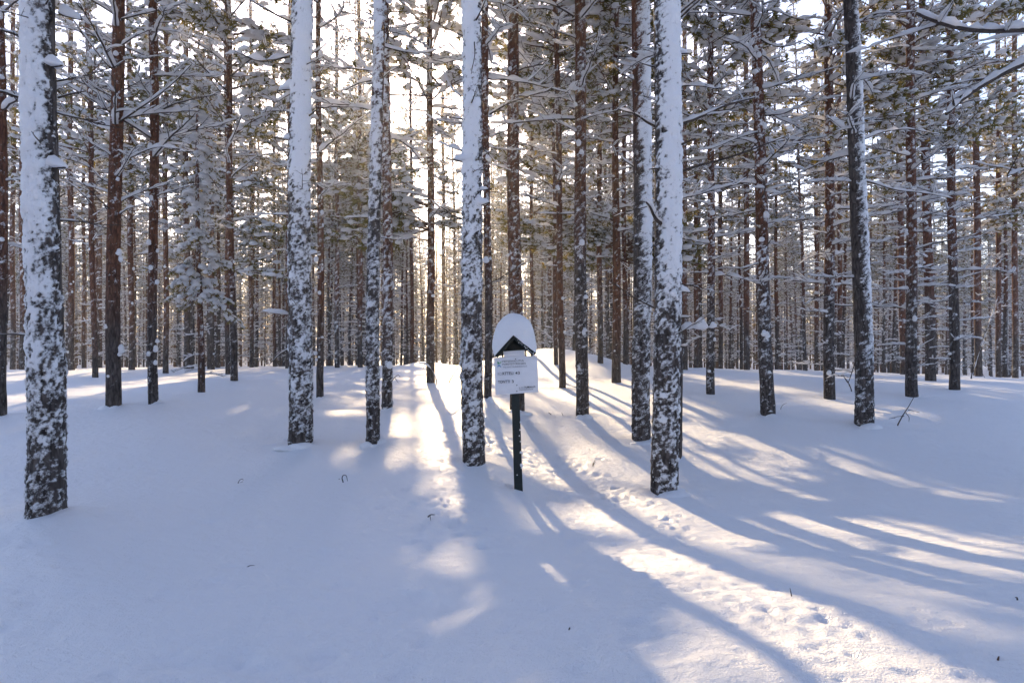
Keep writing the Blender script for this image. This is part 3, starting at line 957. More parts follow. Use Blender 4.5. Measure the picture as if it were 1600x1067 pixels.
# ------------------------------------------------------------------ the snow-covered ground: one sheet out to the horizon
def build_ground():
    a_f = np.radians(np.linspace(-40, 40, 400))
    a_b = np.radians(np.linspace(40, 320, 60)[1:-1])
    ang = np.concatenate([a_f, a_b])
    rr = np.concatenate([[0.05, 0.8, 1.3], np.geomspace(1.7, 17, 370), np.geomspace(17.15, 45, 70), np.geomspace(47, 1500, 36)])
    R, A = np.meshgrid(rr, ang, indexing='ij')
    X, Y = R * np.sin(A), R * np.cos(A)
    Zf = hgt(X, Y, True)
    for (x, y, rx, ry, dp) in PRINTS:
        rad = max(rx, ry) * 4.5
        r_ = math.hypot(x, y); a_ = math.atan2(x, y)
        i0, i1 = np.searchsorted(rr, [r_ - rad, r_ + rad])
        j0, j1 = np.searchsorted(a_f, [a_ - rad / r_, a_ + rad / r_])
        if i1 <= i0 or j1 <= j0:
            continue
        sx, sy = X[i0:i1, j0:j1], Y[i0:i1, j0:j1]
        q = ((sx - x) / rx) ** 2 + ((sy - y) / ry) ** 2
        Zf[i0:i1, j0:j1] += -dp * np.exp(-0.5 * q ** 2.5) + 0.25 * dp * np.exp(-0.5 * ((np.sqrt(q) - 2.0) / 0.45) ** 2)
    m, n = len(rr), len(ang)
    i, j = np.meshgrid(np.arange(m - 1), np.arange(n), indexing='ij')
    j2 = (j + 1) % n
    q = np.stack([i * n + j, (i + 1) * n + j, (i + 1) * n + j2, i * n + j2], -1).reshape(-1, 4)
    V = np.stack([X, Y, Zf], -1).reshape(-1, 3)
    mb = MB().add(V, q, [[0, k, k + 1] for k in range(1, n - 1)])
    o = link('snow_ground', mb.mesh('snow_ground', M_GROUND))
    tag(o, kind='structure')
    return o


build_ground()


# ------------------------------------------------------------------ pines of the foreground and middle ground
def build_tree(T, k):
    r = random.Random(9000 + k)
    x, d, z = T['pos']
    m = d / F
    ztop = CAMZ + HZ / F * d - z
    xt = (T['t'][0] - 800) / F * d
    lean = ((xt - x) / ztop, r.uniform(-0.012, 0.012))
    r0, rtop = T['w'] / 2 * m * 0.98, T['t'][1] / 2 * m * 0.98
    taper = (r0 - rtop) / ztop
    H = r.uniform(13.5, 16.0) if d < 22 else r.uniform(16.0, 20.0)
    H = min(H, ztop + (rtop - 0.03) / max(taper, 0.006)) if ztop < H else H
    H = max(H, min(13.0, ztop + 2))
    if ztop > H:
        rtop = max(0.02, r0 * (1 - H / ztop) + rtop * H / ztop)
    t = empty('pine_tree', (x, d, z))
    tag(t, T['lab'], 'pine tree', 'pines with their foot in view')
    me = trunk_mesh(H, r0, rtop, min(ztop, H - 0.5), lean, d, T['w'] * 0.64, math.radians(T.get('phi', -90)), T.get('cov', 0.18), T.get('zA', 0.5), T.get('zB', 2.5), T['fl'], T['zr'], 20 + k, T.get('bow', 0.0))
    link('trunk', me, t)
    if T.get('cl'):
        cm = clump_mesh(r0, rtop, ztop, lean, 0.4, min(ztop, 7), T['cl'], 0.055, r)
        tag(link('trunk_snow', cm, t), kind='stuff')
    bow = T.get('bow', 0.0)

    def zpx(py):
        return CAMZ + (HZ - py) / F * d - z

    # lower branches one by one
    zl = zpx(T.get('by', 300))
    zc = max(r.uniform(5.8, 7.6), zl + 2.2) if d > 14 else max(7.5, ztop + 0.6)
    zc = min(zc, 8.2)
    nb = T.get('nb', 0)
    nb = int(nb * (2.5 if d < 30 else 1.9))
    az0 = r.uniform(0, 6.28)
    wpos = np.array([x, d, z])
    for b in range(nb):
        f = (b + r.random() * 0.9) / nb
        zz = zl + (max(zc + 3.6, zl + 2) - zl) * f
        az = az0 + b * 2.4 + r.uniform(-0.5, 0.5)
        kind = T['bk']
        u = r.random()
        if u < 0.22:
            kind = 'droop' if kind == 'flat' else 'flat'
        elif u < 0.32:
            kind = 'bare'
        sc = r.uniform(0.6, 1.45)
        if f < 0.15:
            sc *= 0.6
        pts = [wpos + np.array([math.cos(az), math.sin(az), 0.15]) * sc * q + np.array([lean[0] * zz, lean[1] * zz, zz]) for q in (0.3, 0.65, 1.0)]
        if r.random() < blocks(pts) * 0.8:
            continue
        add_branch(t, kind, zz, az, sc, lean, r)
    # short snow-filled stubs on the near stems
    for b in range(T.get('ns', 0)):
        zz = r.uniform(1.4, ztop)
        az = -math.pi / 2 + r.choice([-1, 1]) * r.uniform(0.8, 1.75)
        o = add_branch(t, 'stub', zz, az, r.uniform(0.08, 0.18) + r0, lean, r)
    for (sx, sy) in T.get('stubs', []):
        zz = zpx(sy)
        side = 1 if sx > 70 else -1
        ln = abs(sx - (72 - 4 * zz)) * m
        add_branch(t, 'stub', zz, -0.25 if side > 0 else math.pi + 0.25, max(0.13, ln) * r.uniform(0.55, 0.85), lean, r)
    for b in range(7 if T.get('ns') or T.get('stubs') else 0):
        zz = r.uniform(1.6, ztop)
        add_branch(t, 'bare', zz, r.uniform(0, 6.28), r.uniform(0.35, 0.7), lean, r)
    if d < 15:
        mb = MB()
        for _ in range(3):
            a = r.uniform(-2.6, 0.4)
            q = r.uniform(0.75, 1.25) * r0
            mb.add(*blob((math.cos(a) * q, math.sin(a) * q, -0.02), r0 * r.uniform(0.8, 1.5), r0 * r.uniform(0.7, 1.2), r.uniform(0.04, 0.11), 16, 10, r, 0.05))
        tag(link('snow_collar', mb.mesh('snow_collar', M_GROUND), t), kind='stuff')
    T['obj'], T['lean'], T['ztop'] = t, lean, ztop
    # living crown: listed here, built once the canopy has been closed
    if d > 13.5:
        T['H'] = H
        T['crown'] = crown_list(zc - 0.8, H + 0.2, 48 if d < 22 else 44, lean, r, 1.2 if d < 22 else 1.3, wpos)
    else:
        T['hi'] = (max(zc, ztop + 0.9), H)


for k, T in enumerate(TREES):
    build_tree(T, k)

# boughs are added to shade the foreground, except where light reaches the snow
def close_canopy(need=6):
    r = random.Random(404)
    cand = [T for T in TREES if 'crown' in T]
    pts, own = [], []
    for T in cand:
        for z, az, sc, p, kd in T['crown']:
            w = np.array(T['pos']) + np.array([T['lean'][0] * z, T['lean'][1] * z, z])
            pts.append(bough_points(w, az, sc))
    P = np.concatenate(pts)

    def ground_of(Q):
        t = (Q[:, 2] - 0.25) / _te
        return np.stack([Q[:, 0] - _sh[0] * t, Q[:, 1] - _sh[1] * t], -1)
    G = ground_of(P)
    added = unreach = 0
    cells = []
    for gy in np.arange(2.7, 15, 0.36):
        for gx in np.arange(-0.78 * gy, 0.78 * gy, 0.36):
            cells.append((gx + r.uniform(-.12, .12), gy + r.uniform(-.12, .12)))
    for pg in DARK:
        for _ in range(260):
            u, v = r.uniform(pg[:, 0].min(), pg[:, 0].max()), r.uniform(pg[:, 1].min(), pg[:, 1].max())
            gy = ground_hit(u, v)
            if gy and inside(pg, np.array([u]), np.array([v]))[0]:
                cells.append(((u - 800) / F * gy, gy))
    r.shuffle(cells)
    for gx, gy in cells:
        zg = float(hgt0(gx, gy))
        u, v = to_px(gx, gy, zg)
        mu = 0.20 * F / gy
        uu, vv = u + np.array([0, mu, -mu, 0, 0]), v + np.array([0, 0, 0, mu * 0.5, -mu * 0.5])
        if any(bool(inside(pg, uu, vv).any()) for pg, w in LIT):
            continue
        have = int((((G[:, 0] - gx) ** 2 + (G[:, 1] - gy) ** 2 * 0.35) < 0.30 ** 2).sum())
        goal = need + 5 if any(bool(inside(pg, np.array([u]), np.array([v]))[0]) for pg in DARK) else need
        if have >= goal:
            continue
        opts = []
        for T in cand:
            dx, dy = T['pos'][0] - gx, T['pos'][1] - gy
            t = dx * _sh[0] + dy * _sh[1]
            lat = dx * _sh[1] - dy * _sh[0]
            zl_ = zg + t * _te - T['pos'][2]
            if abs(lat) < 1.9 and t > 5 and 3.6 < zl_ < T['H'] + 0.4:
                opts.append((T, t, zl_))
        if not opts:
            unreach += 1
            continue
        tries = 0
        while have < goal and tries < 36:
            tries += 1
            T, t, zl_ = opts[r.randrange(len(opts))]
            tgt = np.array([gx + _sh[0] * t, gy + _sh[1] * t])
            v2 = tgt - np.array(T['pos'][:2]) - np.array([T['lean'][0] * zl_, T['lean'][1] * zl_])
            az = math.atan2(v2[1], v2[0]) + r.uniform(-0.35, 0.35)
            dist = math.hypot(*v2)
            done = False
            for sc in (max(0.55, dist / 0.85), max(0.4, dist / 1.15), max(0.25, dist / 1.3)):
                sc = min(sc, 1.6)
                zz = zl_ - 0.12 * sc
                w = np.array(T['pos']) + np.array([T['lean'][0] * zz, T['lean'][1] * zz, zz])
                bp = bough_points(w, az, sc)
                hit = (blocks(bp, True, True) > 0.3).mean()
                if hit > (0.15 if goal > need else 0.0):
                    continue
                T['crown'].append((zz, az, sc, r.uniform(-0.1, 0.2), r.randrange(14) + (1400 if hit > 0 else 0)))
                G = np.concatenate([G, ground_of(bp)])
                have += 1
                added += 1
                done = True
                break
    print('boughs added to close the canopy:', added, 'cells without a stem', unreach, 'of', sum(len(T['crown']) for T in cand))


close_canopy()


def open_gaps():
    """Take out or shorten the boughs that still reach into an opening."""
    cut = 0
    subs = [np.concatenate([b[1][0][::17], b[2][0][::23]]) for b in BOUGH]
    for T in TREES:
        keep = []
        for z, az, sc, p, kd in T.get('crown', []):
            base = np.array(T['pos']) + np.array([T['lean'][0] * z, T['lean'][1] * z, z])
            c, q = math.cos(az), math.sin(az)
            v = subs[kd % 14]
            w = np.stack([v[:, 0] * c - v[:, 1] * q, v[:, 0] * q + v[:, 1] * c, v[:, 2] + v[:, 0] * p], -1)
            for f in (1.0, 0.5):
                if (blocks(w * sc * f + base, True, True) > 0.6).mean() < (0.10 if kd >= 1400 else 0.03):
                    keep.append((z, az, sc * f, p, kd))
                    break
            else:
                cut += 1
        if 'crown' in T:
            T['crown'] = keep
    print('boughs taken out of the openings:', cut)


open_gaps()
for T in TREES:
    if T.get('crown'):
        cr = crown_from(T['crown'], T['lean'], BOUGH)
        for nm, mb, mt in (('crown_wood', cr[0], M_TWIGR), ('crown', cr[1], M_NEEDLE), ('crown_snow', cr[2], M_SNOW)):
            tag(link(nm, mb.mesh(nm, mt), T['obj']), kind='stuff')

# crowns of the near pines start above the picture: shared meshes
HIGH = []
for k in range(2):
    rr_ = random.Random(60 + k)
    a = crown_arrays(0.0, 5.5, 40, (0, 0), rr_, 1.1)
    HIGH.append((a[0].mesh('crown_wood', M_TWIGR), a[1].mesh('crown', M_NEEDLE), a[2].mesh('crown_snow', M_SNOW)))
for k, T in enumerate(TREES):
    if 'hi' in T:
        z0, H = T['hi']
        for nm, me in zip(('crown_wood', 'crown', 'crown_snow'), HIGH[k % 2]):
            o = tag(link(nm, me, T['obj'], (T['lean'][0] * z0, T['lean'][1] * z0, z0)), kind='stuff')
            s = max(0.5, (H - z0) / 5.5)
            o.scale = (1, 1, s)
            o.rotation_euler = (0, 0, k * 1.3)


# ------------------------------------------------------------------ the particular branches one sees first, each on its own stem
def hand_branch(tree, pts_px, d0, d1, rad, snw, snh, seed, twigs=3, cover=1.0):
    r = random.Random(seed)
    base = tree.location
    n0 = len(pts_px)
    P = np.array([np.array(at(u, v, d0 + (d1 - d0) * i / (n0 - 1))) - np.array(base) for i, (u, v) in enumerate(pts_px)])
    tt = np.linspace(0, n0 - 1, 13)
    A = np.stack([np.interp(tt, np.arange(n0), P[:, i]) for i in range(3)], -1)
    for _ in range(2):
        A[1:-1] = 0.25 * A[:-2] + 0.5 * A[1:-1] + 0.25 * A[2:]
    wood, snow = MB(), MB()
    wood.add(*tube(A, np.linspace(rad, rad * 0.4, 13), 7))
    U = A.copy(); U[:, 2] += np.linspace(rad, rad * 0.4, 13) * 0.85
    snow_along(snow, U, snw * 0.8, snh * 0.85, r, cover, 9)
    L = float(np.linalg.norm(A[-1] - A[0]))
    dirv = (A[-1] - A[0]) / L
    for k in range(twigs):
        i = r.randint(4, 12)
        ang = r.uniform(-1, 1)
        dv = dirv * math.cos(ang) + np.cross(dirv, [0, 0, 1]) * math.sin(ang) + np.array([0, 0, r.uniform(-0.3, 0.5)])
        l2 = L * r.uniform(0.12, 0.3)
        q = A[i] + np.linspace(0, 1, 5)[:, None] * dv * l2 + np.array([[0, 0, r.uniform(-0.01, 0.01)] for _ in range(5)])
        wood.add(*tube(q, np.linspace(rad * 0.4, rad * 0.12, 5), 4))
        if r.random() < 0.7 * cover:
            snow_along(snow, q, snw * 0.4, snh * 0.4, r, 1.0, 7)
    o = link('branch', wood.mesh('branch', M_TWIG), tree)
    if snow.n:
        tag(link('branch_snow', snow.mesh('branch_snow', M_SNOW), o), kind='stuff')
    return o


def tr(i):
    return TREES[i]['obj'], TREES[i]['d']


o, d = tr(1)
hand_branch(o, [(458, 86), (432, 92), (405, 96), (385, 88), (368, 80)], d, d - 0.3, 0.017, 0.055, 0.085, 1, 3)
hand_branch(o, [(456, 34), (430, 22), (405, 8), (384, -4)], d, d - 0.2, 0.014, 0.035, 0.05, 2, 3)
hand_branch(o, [(456, 220), (440, 206), (428, 200)], d, d - 0.1, 0.010, 0.02, 0.03, 3, 1, 0.5)
hand_branch(o, [(454, 336), (425, 335), (392, 334)], d, d + 0.2, 0.008, 0.03, 0.03, 4, 1)
hand_branch(o, [(452, 492), (430, 489), (408, 486)], d, d - 0.1, 0.008, 0.03, 0.05, 5, 1)
hand_branch(o, [(452, 545), (437, 553), (424, 566)], d, d - 0.1, 0.012, 0.035, 0.03, 6, 2)
hand_branch(o, [(488, 82), (505, 72), (520, 55)], d, d + 0.4, 0.010, 0.02, 0.03, 7, 2)
o, d = tr(2)
hand_branch(o, [(583, 125), (562, 128), (545, 137), (530, 143)], d, d - 0.1, 0.011, 0.04, 0.05, 8, 1)
hand_branch(o, [(592, 70), (620, 78), (650, 84), (675, 80), (696, 70)], d, d + 0.4, 0.011, 0.03, 0.045, 9, 3)
hand_branch(o, [(594, 125), (607, 112), (622, 104)], d, d - 0.1, 0.009, 0.02, 0.03, 10, 1)
hand_branch(o, [(590, 128), (570, 105), (555, 80), (545, 58)], d, d + 0.2, 0.009, 0.03, 0.04, 11, 2)
o, d = tr(3)
hand_branch(o, [(744, 30), (752, 15), (760, -5)], d - 0.12, d - 0.5, 0.011, 0.01, 0.01, 12, 2, 0.2)
hand_branch(o, [(741, 65), (742, 85), (736, 115)], d - 0.16, d - 0.3, 0.007, 0.005, 0.005, 13, 2, 0.0)
hand_branch(o, [(720, 150), (705, 138), (690, 106)], d, d + 0.3, 0.009, 0.025, 0.03, 14, 2)
hand_branch(o, [(722, 236), (700, 228), (680, 220)], d, d + 0.3, 0.009, 0.035, 0.05, 15, 2)
hand_branch(o, [(722, 186), (710, 184), (697, 180)], d, d - 0.1, 0.008, 0.02, 0.02, 16, 1)
o, d = tr(14)
hand_branch(o, [(900, 186), (870, 185), (840, 188), (812, 191), (785, 193), (752, 190)], d, d - 0.6, 0.020, 0.05, 0.075, 17, 5)
hand_branch(o, [(897, 25), (880, 14), (862, 5), (830, -2)], d, d - 0.3, 0.018, 0.05, 0.06, 18, 3)
hand_branch(o, [(897, 70), (880, 69), (862, 62)], d, d - 0.2, 0.012, 0.06, 0.09, 19, 2)
hand_branch(o, [(914, 62), (924, 58), (933, 52)], d, d - 0.2, 0.012, 0.05, 0.06, 20, 1)
hand_branch(o, [(899, 334), (870, 334), (840, 333)], d, d - 0.2, 0.010, 0.03, 0.04, 21, 2)
hand_branch(o, [(896, 158), (890, 148), (885, 138)], d - 0.1, d - 0.3, 0.010, 0.07, 0.10, 22, 1)
o, d = tr(5)
hand_branch(o, [(1062, 194), (1085, 186), (1110, 176), (1135, 163), (1160, 157), (1180, 152)], d, d + 0.7, 0.020, 0.035, 0.045, 23, 4)
hand_branch(o, [(1064, 268), (1095, 257), (1125, 250), (1160, 240), (1195, 226), (1230, 212)], d, d + 0.6, 0.015, 0.020, 0.020, 24, 5, 0.45)
hand_branch(o, [(1026, 198), (1010, 190), (995, 178), (966, 170)], d, d - 0.3, 0.015, 0.03, 0.04, 25, 3)
hand_branch(o, [(1026, 105), (1015, 102), (1000, 97)], d, d - 0.2, 0.010, 0.02, 0.02, 26, 1)
hand_branch(o, [(1060, 496), (1075, 496), (1080, 495)], d, d - 0.05, 0.010, 0.03, 0.05, 27, 0)
hand_branch(o, [(1062, 515), (1084, 513), (1102, 513), (1120, 511)], d, d - 0.15, 0.010, 0.10, 0.15, 28, 1)
hand_branch(o, [(1062, 541), (1072, 541), (1076, 539)], d, d - 0.05, 0.008, 0.025, 0.05, 29, 0)
hand_branch(o, [(1034, 350), (1024, 342), (1016, 322), (1010, 316)], d - 0.1, d - 0.5, 0.022, 0.06, 0.09, 30, 1)
hand_branch(o, [(1060, 22), (1080, 5), (1095, -8)], d, d - 0.2, 0.012, 0.02, 0.02, 31, 1)
o, d = tr(4)
hand_branch(o, [(992, 125), (978, 118), (962, 104)], d, d - 0.2, 0.012, 0.06, 0.09, 32, 2)
hand_branch(o, [(994, 84), (980, 72), (965, 70)], d, d - 0.2, 0.011, 0.02, 0.02, 33, 2, 0.4)
hand_branch(o, [(1012, 70), (1022, 68), (1030, 68)], d - 0.1, d - 0.2, 0.010, 0.02, 0.03, 34, 1)
hand_branch(o, [(990, 260), (975, 250), (968, 240)], d, d - 0.2, 0.010, 0.05, 0.06, 35, 1)
o, d = tr(7)
hand_branch(o, [(1336, 42), (1352, 28), (1375, 18), (1405, 20), (1432, 16)], d, d - 0.5, 0.016, 0.035, 0.05, 36, 4)
hand_branch(o, [(1322, 204), (1305, 190), (1293, 182)], d, d - 0.3, 0.014, 0.05, 0.10, 37, 2)
hand_branch(o, [(1332, 205), (1345, 188), (1352, 165)], d, d - 0.3, 0.012, 0.06, 0.08, 38, 2)
hand_branch(o, [(1332, 155), (1335, 130), (1352, 110)], d - 0.1, d - 0.4, 0.012, 0.06, 0.08, 39, 2)
hand_branch(o, [(1340, 280), (1365, 285), (1400, 298), (1440, 300), (1490, 310)], d, d + 0.3, 0.014, 0.04, 0.05, 40, 4)
hand_branch(o, [(1345, 220), (1380, 205), (1420, 200), (1470, 210)], d, d + 0.4, 0.014, 0.045, 0.06, 41, 5)
hand_branch(o, [(1338, 560), (1325, 600), (1318, 588)], d, d - 0.3, 0.009, 0.004, 0.004, 42, 2, 0.0)
o, d = tr(8)
hand_branch(o, [(186, 190), (215, 170), (245, 150), (275, 125), (298, 100)], d, d - 0.5, 0.016, 0.05, 0.06, 43, 3)
hand_branch(o, [(186, 255), (215, 240), (245, 228), (278, 232)], d, d - 0.4, 0.014, 0.07, 0.08, 44, 3)
hand_branch(o, [(186, 30), (215, 22), (250, 14), (290, 2)], d, d - 0.4, 0.015, 0.05, 0.06, 45, 3)
hand_branch(o, [(186, 72), (210, 55), (235, 45)], d, d - 0.4, 0.013, 0.05, 0.06, 46, 3)
hand_branch(o, [(170, 105), (145, 75), (125, 48), (110, 28)], d, d - 0.3, 0.014, 0.045, 0.05, 47, 3)
hand_branch(o, [(170, 160), (150, 145), (130, 130), (120, 112)], d, d - 0.3, 0.014, 0.045, 0.05, 48, 3)
hand_branch(o, [(168, 285), (155, 278), (142, 262)], d, d - 0.3, 0.010, 0.05, 0.06, 49, 2)
hand_branch(o, [(186, 335), (200, 325), (213, 322)], d, d - 0.2, 0.011, 0.05, 0.06, 50, 1)
hand_branch(o, [(168, 330), (163, 322), (160, 320)], d, d - 0.2, 0.010, 0.05, 0.06, 51, 0)
o, d = tr(0)
hand_branch(o, [(90, 152), (110, 146), (132, 142)], d, d - 0.2, 0.009, 0.01, 0.015, 52, 2, 0.5)
hand_branch(o, [(92, 20), (110, 26), (126, 30)], d, d - 0.2, 0.014, 0.05, 0.07, 53, 1)
hand_branch(o, [(42, 155), (20, 150), (2, 142), (-20, 140)], d, d - 0.2, 0.012, 0.02, 0.02, 54, 2, 0.5)
hand_branch(o, [(42, 62), (20, 52), (-5, 45)], d, d - 0.2, 0.014, 0.04, 0.05, 55, 2)
hand_branch(o, [(44, 525), (25, 522), (-10, 523)], d + 0.05, d + 0.3, 0.011, 0.008, 0.01, 56, 1, 0.3)
hand_branch(o, [(62, 222), (54, 214), (48, 205)], d - 0.15, d - 0.28, 0.006, 0.002, 0.002, 57, 1, 0.0)
o, d = tr(15)
hand_branch(o, [(1190, 205), (1170, 210), (1145, 218), (1115, 232), (1090, 234)], d, d - 0.4, 0.016, 0.055, 0.07, 58, 4)
hand_branch(o, [(1196, 180), (1225, 178), (1250, 165), (1275, 150), (1295, 132)], d, d - 0.4, 0.015, 0.06, 0.07, 59, 4)
hand_branch(o, [(1185, 15), (1215, 15), (1245, 30), (1272, 25)], d, d - 0.3, 0.014, 0.05, 0.07, 60, 4)
hand_branch(o, [(1188, 60), (1210, 72), (1235, 72), (1260, 60)], d, d - 0.3, 0.014, 0.05, 0.06, 61, 4)
hand_branch(o, [(1190, 410), (1160, 420), (1125, 418)], d, d - 0.3, 0.012, 0.03, 0.03, 62, 3)

# a pine standing just outside the view on the right; only its branches reach in
r_ = random.Random(5)
xo = (1790 - 800) / F * 7.4
side_tree = empty('pine_tree', (xo, 7.4, float(hgt0(xo, 7.4))))
tag(side_tree, 'pine just beyond the right edge whose thick snow-loaded branches reach in at the top right', 'pine tree', 'pines with their foot in view')
link('trunk', trunk_mesh(14.0, 0.15, 0.12, 6.0, (0.0, 0.0), 7.4, 22, math.radians(-100), 0.9, 1.0, 3.0, -0.1, 7.0, 91), side_tree)
for nm, me in zip(('crown_wood', 'crown', 'crown_snow'), HIGH[1]):
    tag(link(nm, me, side_tree, (0, 0, 7.2)), kind='stuff')
hand_branch(side_tree, [(1785, 40), (1700, 42), (1640, 44), (1600, 45), (1550, 50), (1500, 46), (1460, 32), (1434, 20)], 7.4, 6.2, 0.034, 0.055, 0.105, 71, 4)
hand_branch(side_tree, [(1785, 20), (1700, 60), (1650, 80), (1600, 98), (1560, 118), (1525, 140), (1500, 158), (1480, 178)], 7.4, 6.3, 0.034, 0.045, 0.08, 72, 4)
hand_branch(side_tree, [(1785, 260), (1700, 250), (1640, 252), (1600, 265), (1575, 275)], 7.4, 6.6, 0.018, 0.05, 0.06, 73, 6)


# ------------------------------------------------------------------ the young pine hung with snow
def young_pine():
    px, py = 315, 613
    d = ground_hit(px, py)
    x = (px - 800) / F * d
    z = float(hgt0(x, d))
    r = random.Random(31)
    t = empty('young_pine', (x, d, z))
    tag(t, 'young slender pine with drooping snow-laden boughs, in the left middle ground', 'pine tree')
    Ht = CAMZ + (HZ - 160) / F * d - z
    lean = (-0.018, 0.0)
    link('trunk', trunk_mesh(Ht, 0.07, 0.02, Ht - 0.2, lean, d, 9, -1.57, 0.2, 0.5, 2.0, -0.28, 0.5, 77), t)
    mbs = [MB(), MB(), MB()]
    for k in range(64):
        f = (k + r.random()) / 64
        zz = Ht * (0.33 + 0.67 * f)
        az, pt, sc = r.uniform(0, 6.28), r.uniform(-0.95, -0.35), (0.62 - 0.40 * f) * r.uniform(0.7, 1.15)
        p0 = np.array([lean[0] * zz, 0, zz])
        put(mbs, BOUGH[r.randrange(14)], az, pt, sc, p0)
        for _ in range(5):
            q = r.uniform(0.3, 1.1) * sc * 1.2
            a2, sz = az + r.uniform(-0.35, 0.35), r.uniform(0.035, 0.085)
            mbs[2].add(*blob(p0 + np.array([math.cos(a2) * q * math.cos(pt), math.sin(a2) * q * math.cos(pt), math.sin(pt) * q + 0.12 * sc]), sz * 1.2, sz * 1.1, sz * r.uniform(0.7, 1.2), 7, 5, r, 0.22))
    for nm, mb, mt in (('crown_wood', mbs[0], M_TWIGR), ('crown', mbs[1], M_NEEDLE), ('crown_snow', mbs[2], M_SNOW)):
        tag(link(nm, mb.mesh(nm, mt), t), kind='stuff')
    for k in range(9):
        zz = r.uniform(0.35, 2.3)
        add_branch(t, 'droop', zz, r.uniform(0, 6.28), r.uniform(0.3, 0.65), lean, r)


young_pine()


# ------------------------------------------------------------------ the stand behind: shared stems and crowns
def far_variant(seed):
    r = random.Random(seed)
    H = r.uniform(16.0, 20.0)
    lean = (r.uniform(-0.012, 0.012), r.uniform(-0.012, 0.012))
    r0 = r.uniform(0.085, 0.13)
    tm = trunk_mesh(H, r0, r0 * 0.45, H * 0.75, lean, 34, 9, -1.57, 0.2, 0.5, 3, -0.34, r.uniform(2.0, 4.5), seed)
    lo = r.uniform(5.0, 8.0)
    c = crown_arrays(lo, H + 0.2, 96, lean, r, 0.76)
    w, s = MB(), MB()
    for k in range(140):
        zz = r.uniform(0.5, lo + 1.5) if k < 84 else r.uniform(lo, H * 0.8)
        kind = r.choice(['flat', 'flat', 'droop', 'up', 'bare', 'bare'])
        wm, sm = BRA[kind][r.randrange(len(BRA[kind]))]
        a = r.uniform(0, 6.28)
        sc = r.uniform(0.35, 1.1)
        R = np.array([[math.cos(a), -math.sin(a), 0], [math.sin(a), math.cos(a), 0], [0, 0, 1]])
        pos = np.array([lean[0] * zz, lean[1] * zz, zz])
        w.add(wm[0] @ R.T * sc + pos, wm[1], wm[2])
        s.add(sm[0] @ R.T * sc + pos, sm[1], sm[2])
    return dict(trunk=tm, crown_wood=c[0].mesh('crown_wood', M_TWIGR), crown=c[1].mesh('crown', M_NEEDLE), crown_snow=c[2].mesh('crown_snow', M_SNOW),
                lower_branches=w.mesh('lower_branches', M_TWIG), lower_snow=s.mesh('lower_snow', M_SNOW))


def mesh_arrays(me):
    v = np.zeros(len(me.vertices) * 3); me.vertices.foreach_get('co', v)
    q, t = [], []
    for p in me.polygons:
        (q if len(p.vertices) == 4 else t).append(tuple(p.vertices))
    return v.reshape(-1, 3), np.array(q).reshape(-1, 4), np.array(t).reshape(-1, 3)


BRA = {}
for kd, rise in (('flat', (-0.05, 0.22)), ('droop', (0.05, 0.2)), ('up', (0.3, 0.6)), ('bare', (-0.1, 0.3))):
    BRA[kd] = []
    for k in range(4):
        a_, b_ = branch_pair(600 + k + len(kd) * 10, 1.0, rnd.uniform(*rise), rnd.uniform(-0.3, 0.1), rnd.uniform(-1, 1), 0.014, 0.045, 0.062, rnd.randint(5, 9), 0.5 if kd == 'bare' else 0.9, True)
        BRA[kd].append((mesh_arrays(a_), mesh_arrays(b_)))
        bpy.data.meshes.remove(a_); bpy.data.meshes.remove(b_)
VAR = [far_variant(1200 + k) for k in range(5)]
MARKS = [(-200, ''), (3, 'the left-edge pine'), (73, 'the thick left pine'), (178, 'the red-brown pine'), (240, 'the snow-ringed stem'), (315, 'the young pine'),
         (470, 'the white path pine'), (588, 'the slim streaked pine'), (673, 'the orange-tinted path pine'), (741, 'the white sign-side pine'), (808, 'the sign'),
         (910, 'the long-branched brown pine'), (1020, 'the thickest right-hand pine'), (1200, 'the dark branchy pine'), (1296, 'the fan-footed pine'),
         (1350, 'the leaning pine'), (1424, 'the branchy far-right pine'), (1500, 'the dead sapling'), (1900, '')]


def far_label(u, y):
    k = max(i for i, (m_, _) in enumerate(MARKS) if m_ <= u or i == 0)
    k = min(k, len(MARKS) - 2)
    A, B = MARKS[k][1], MARKS[k + 1][1]
    kind = 'slender far pine' if y < 46 else 'very thin farthest pine'
    if not A:
        return kind + ' left of the left-edge pine'
    if not B:
        return kind + ' right of the dead sapling'
    if A == 'the sign':
        return kind + ' between the sign and the long-branched brown pine'
    return kind + ' between ' + A + ' and ' + B


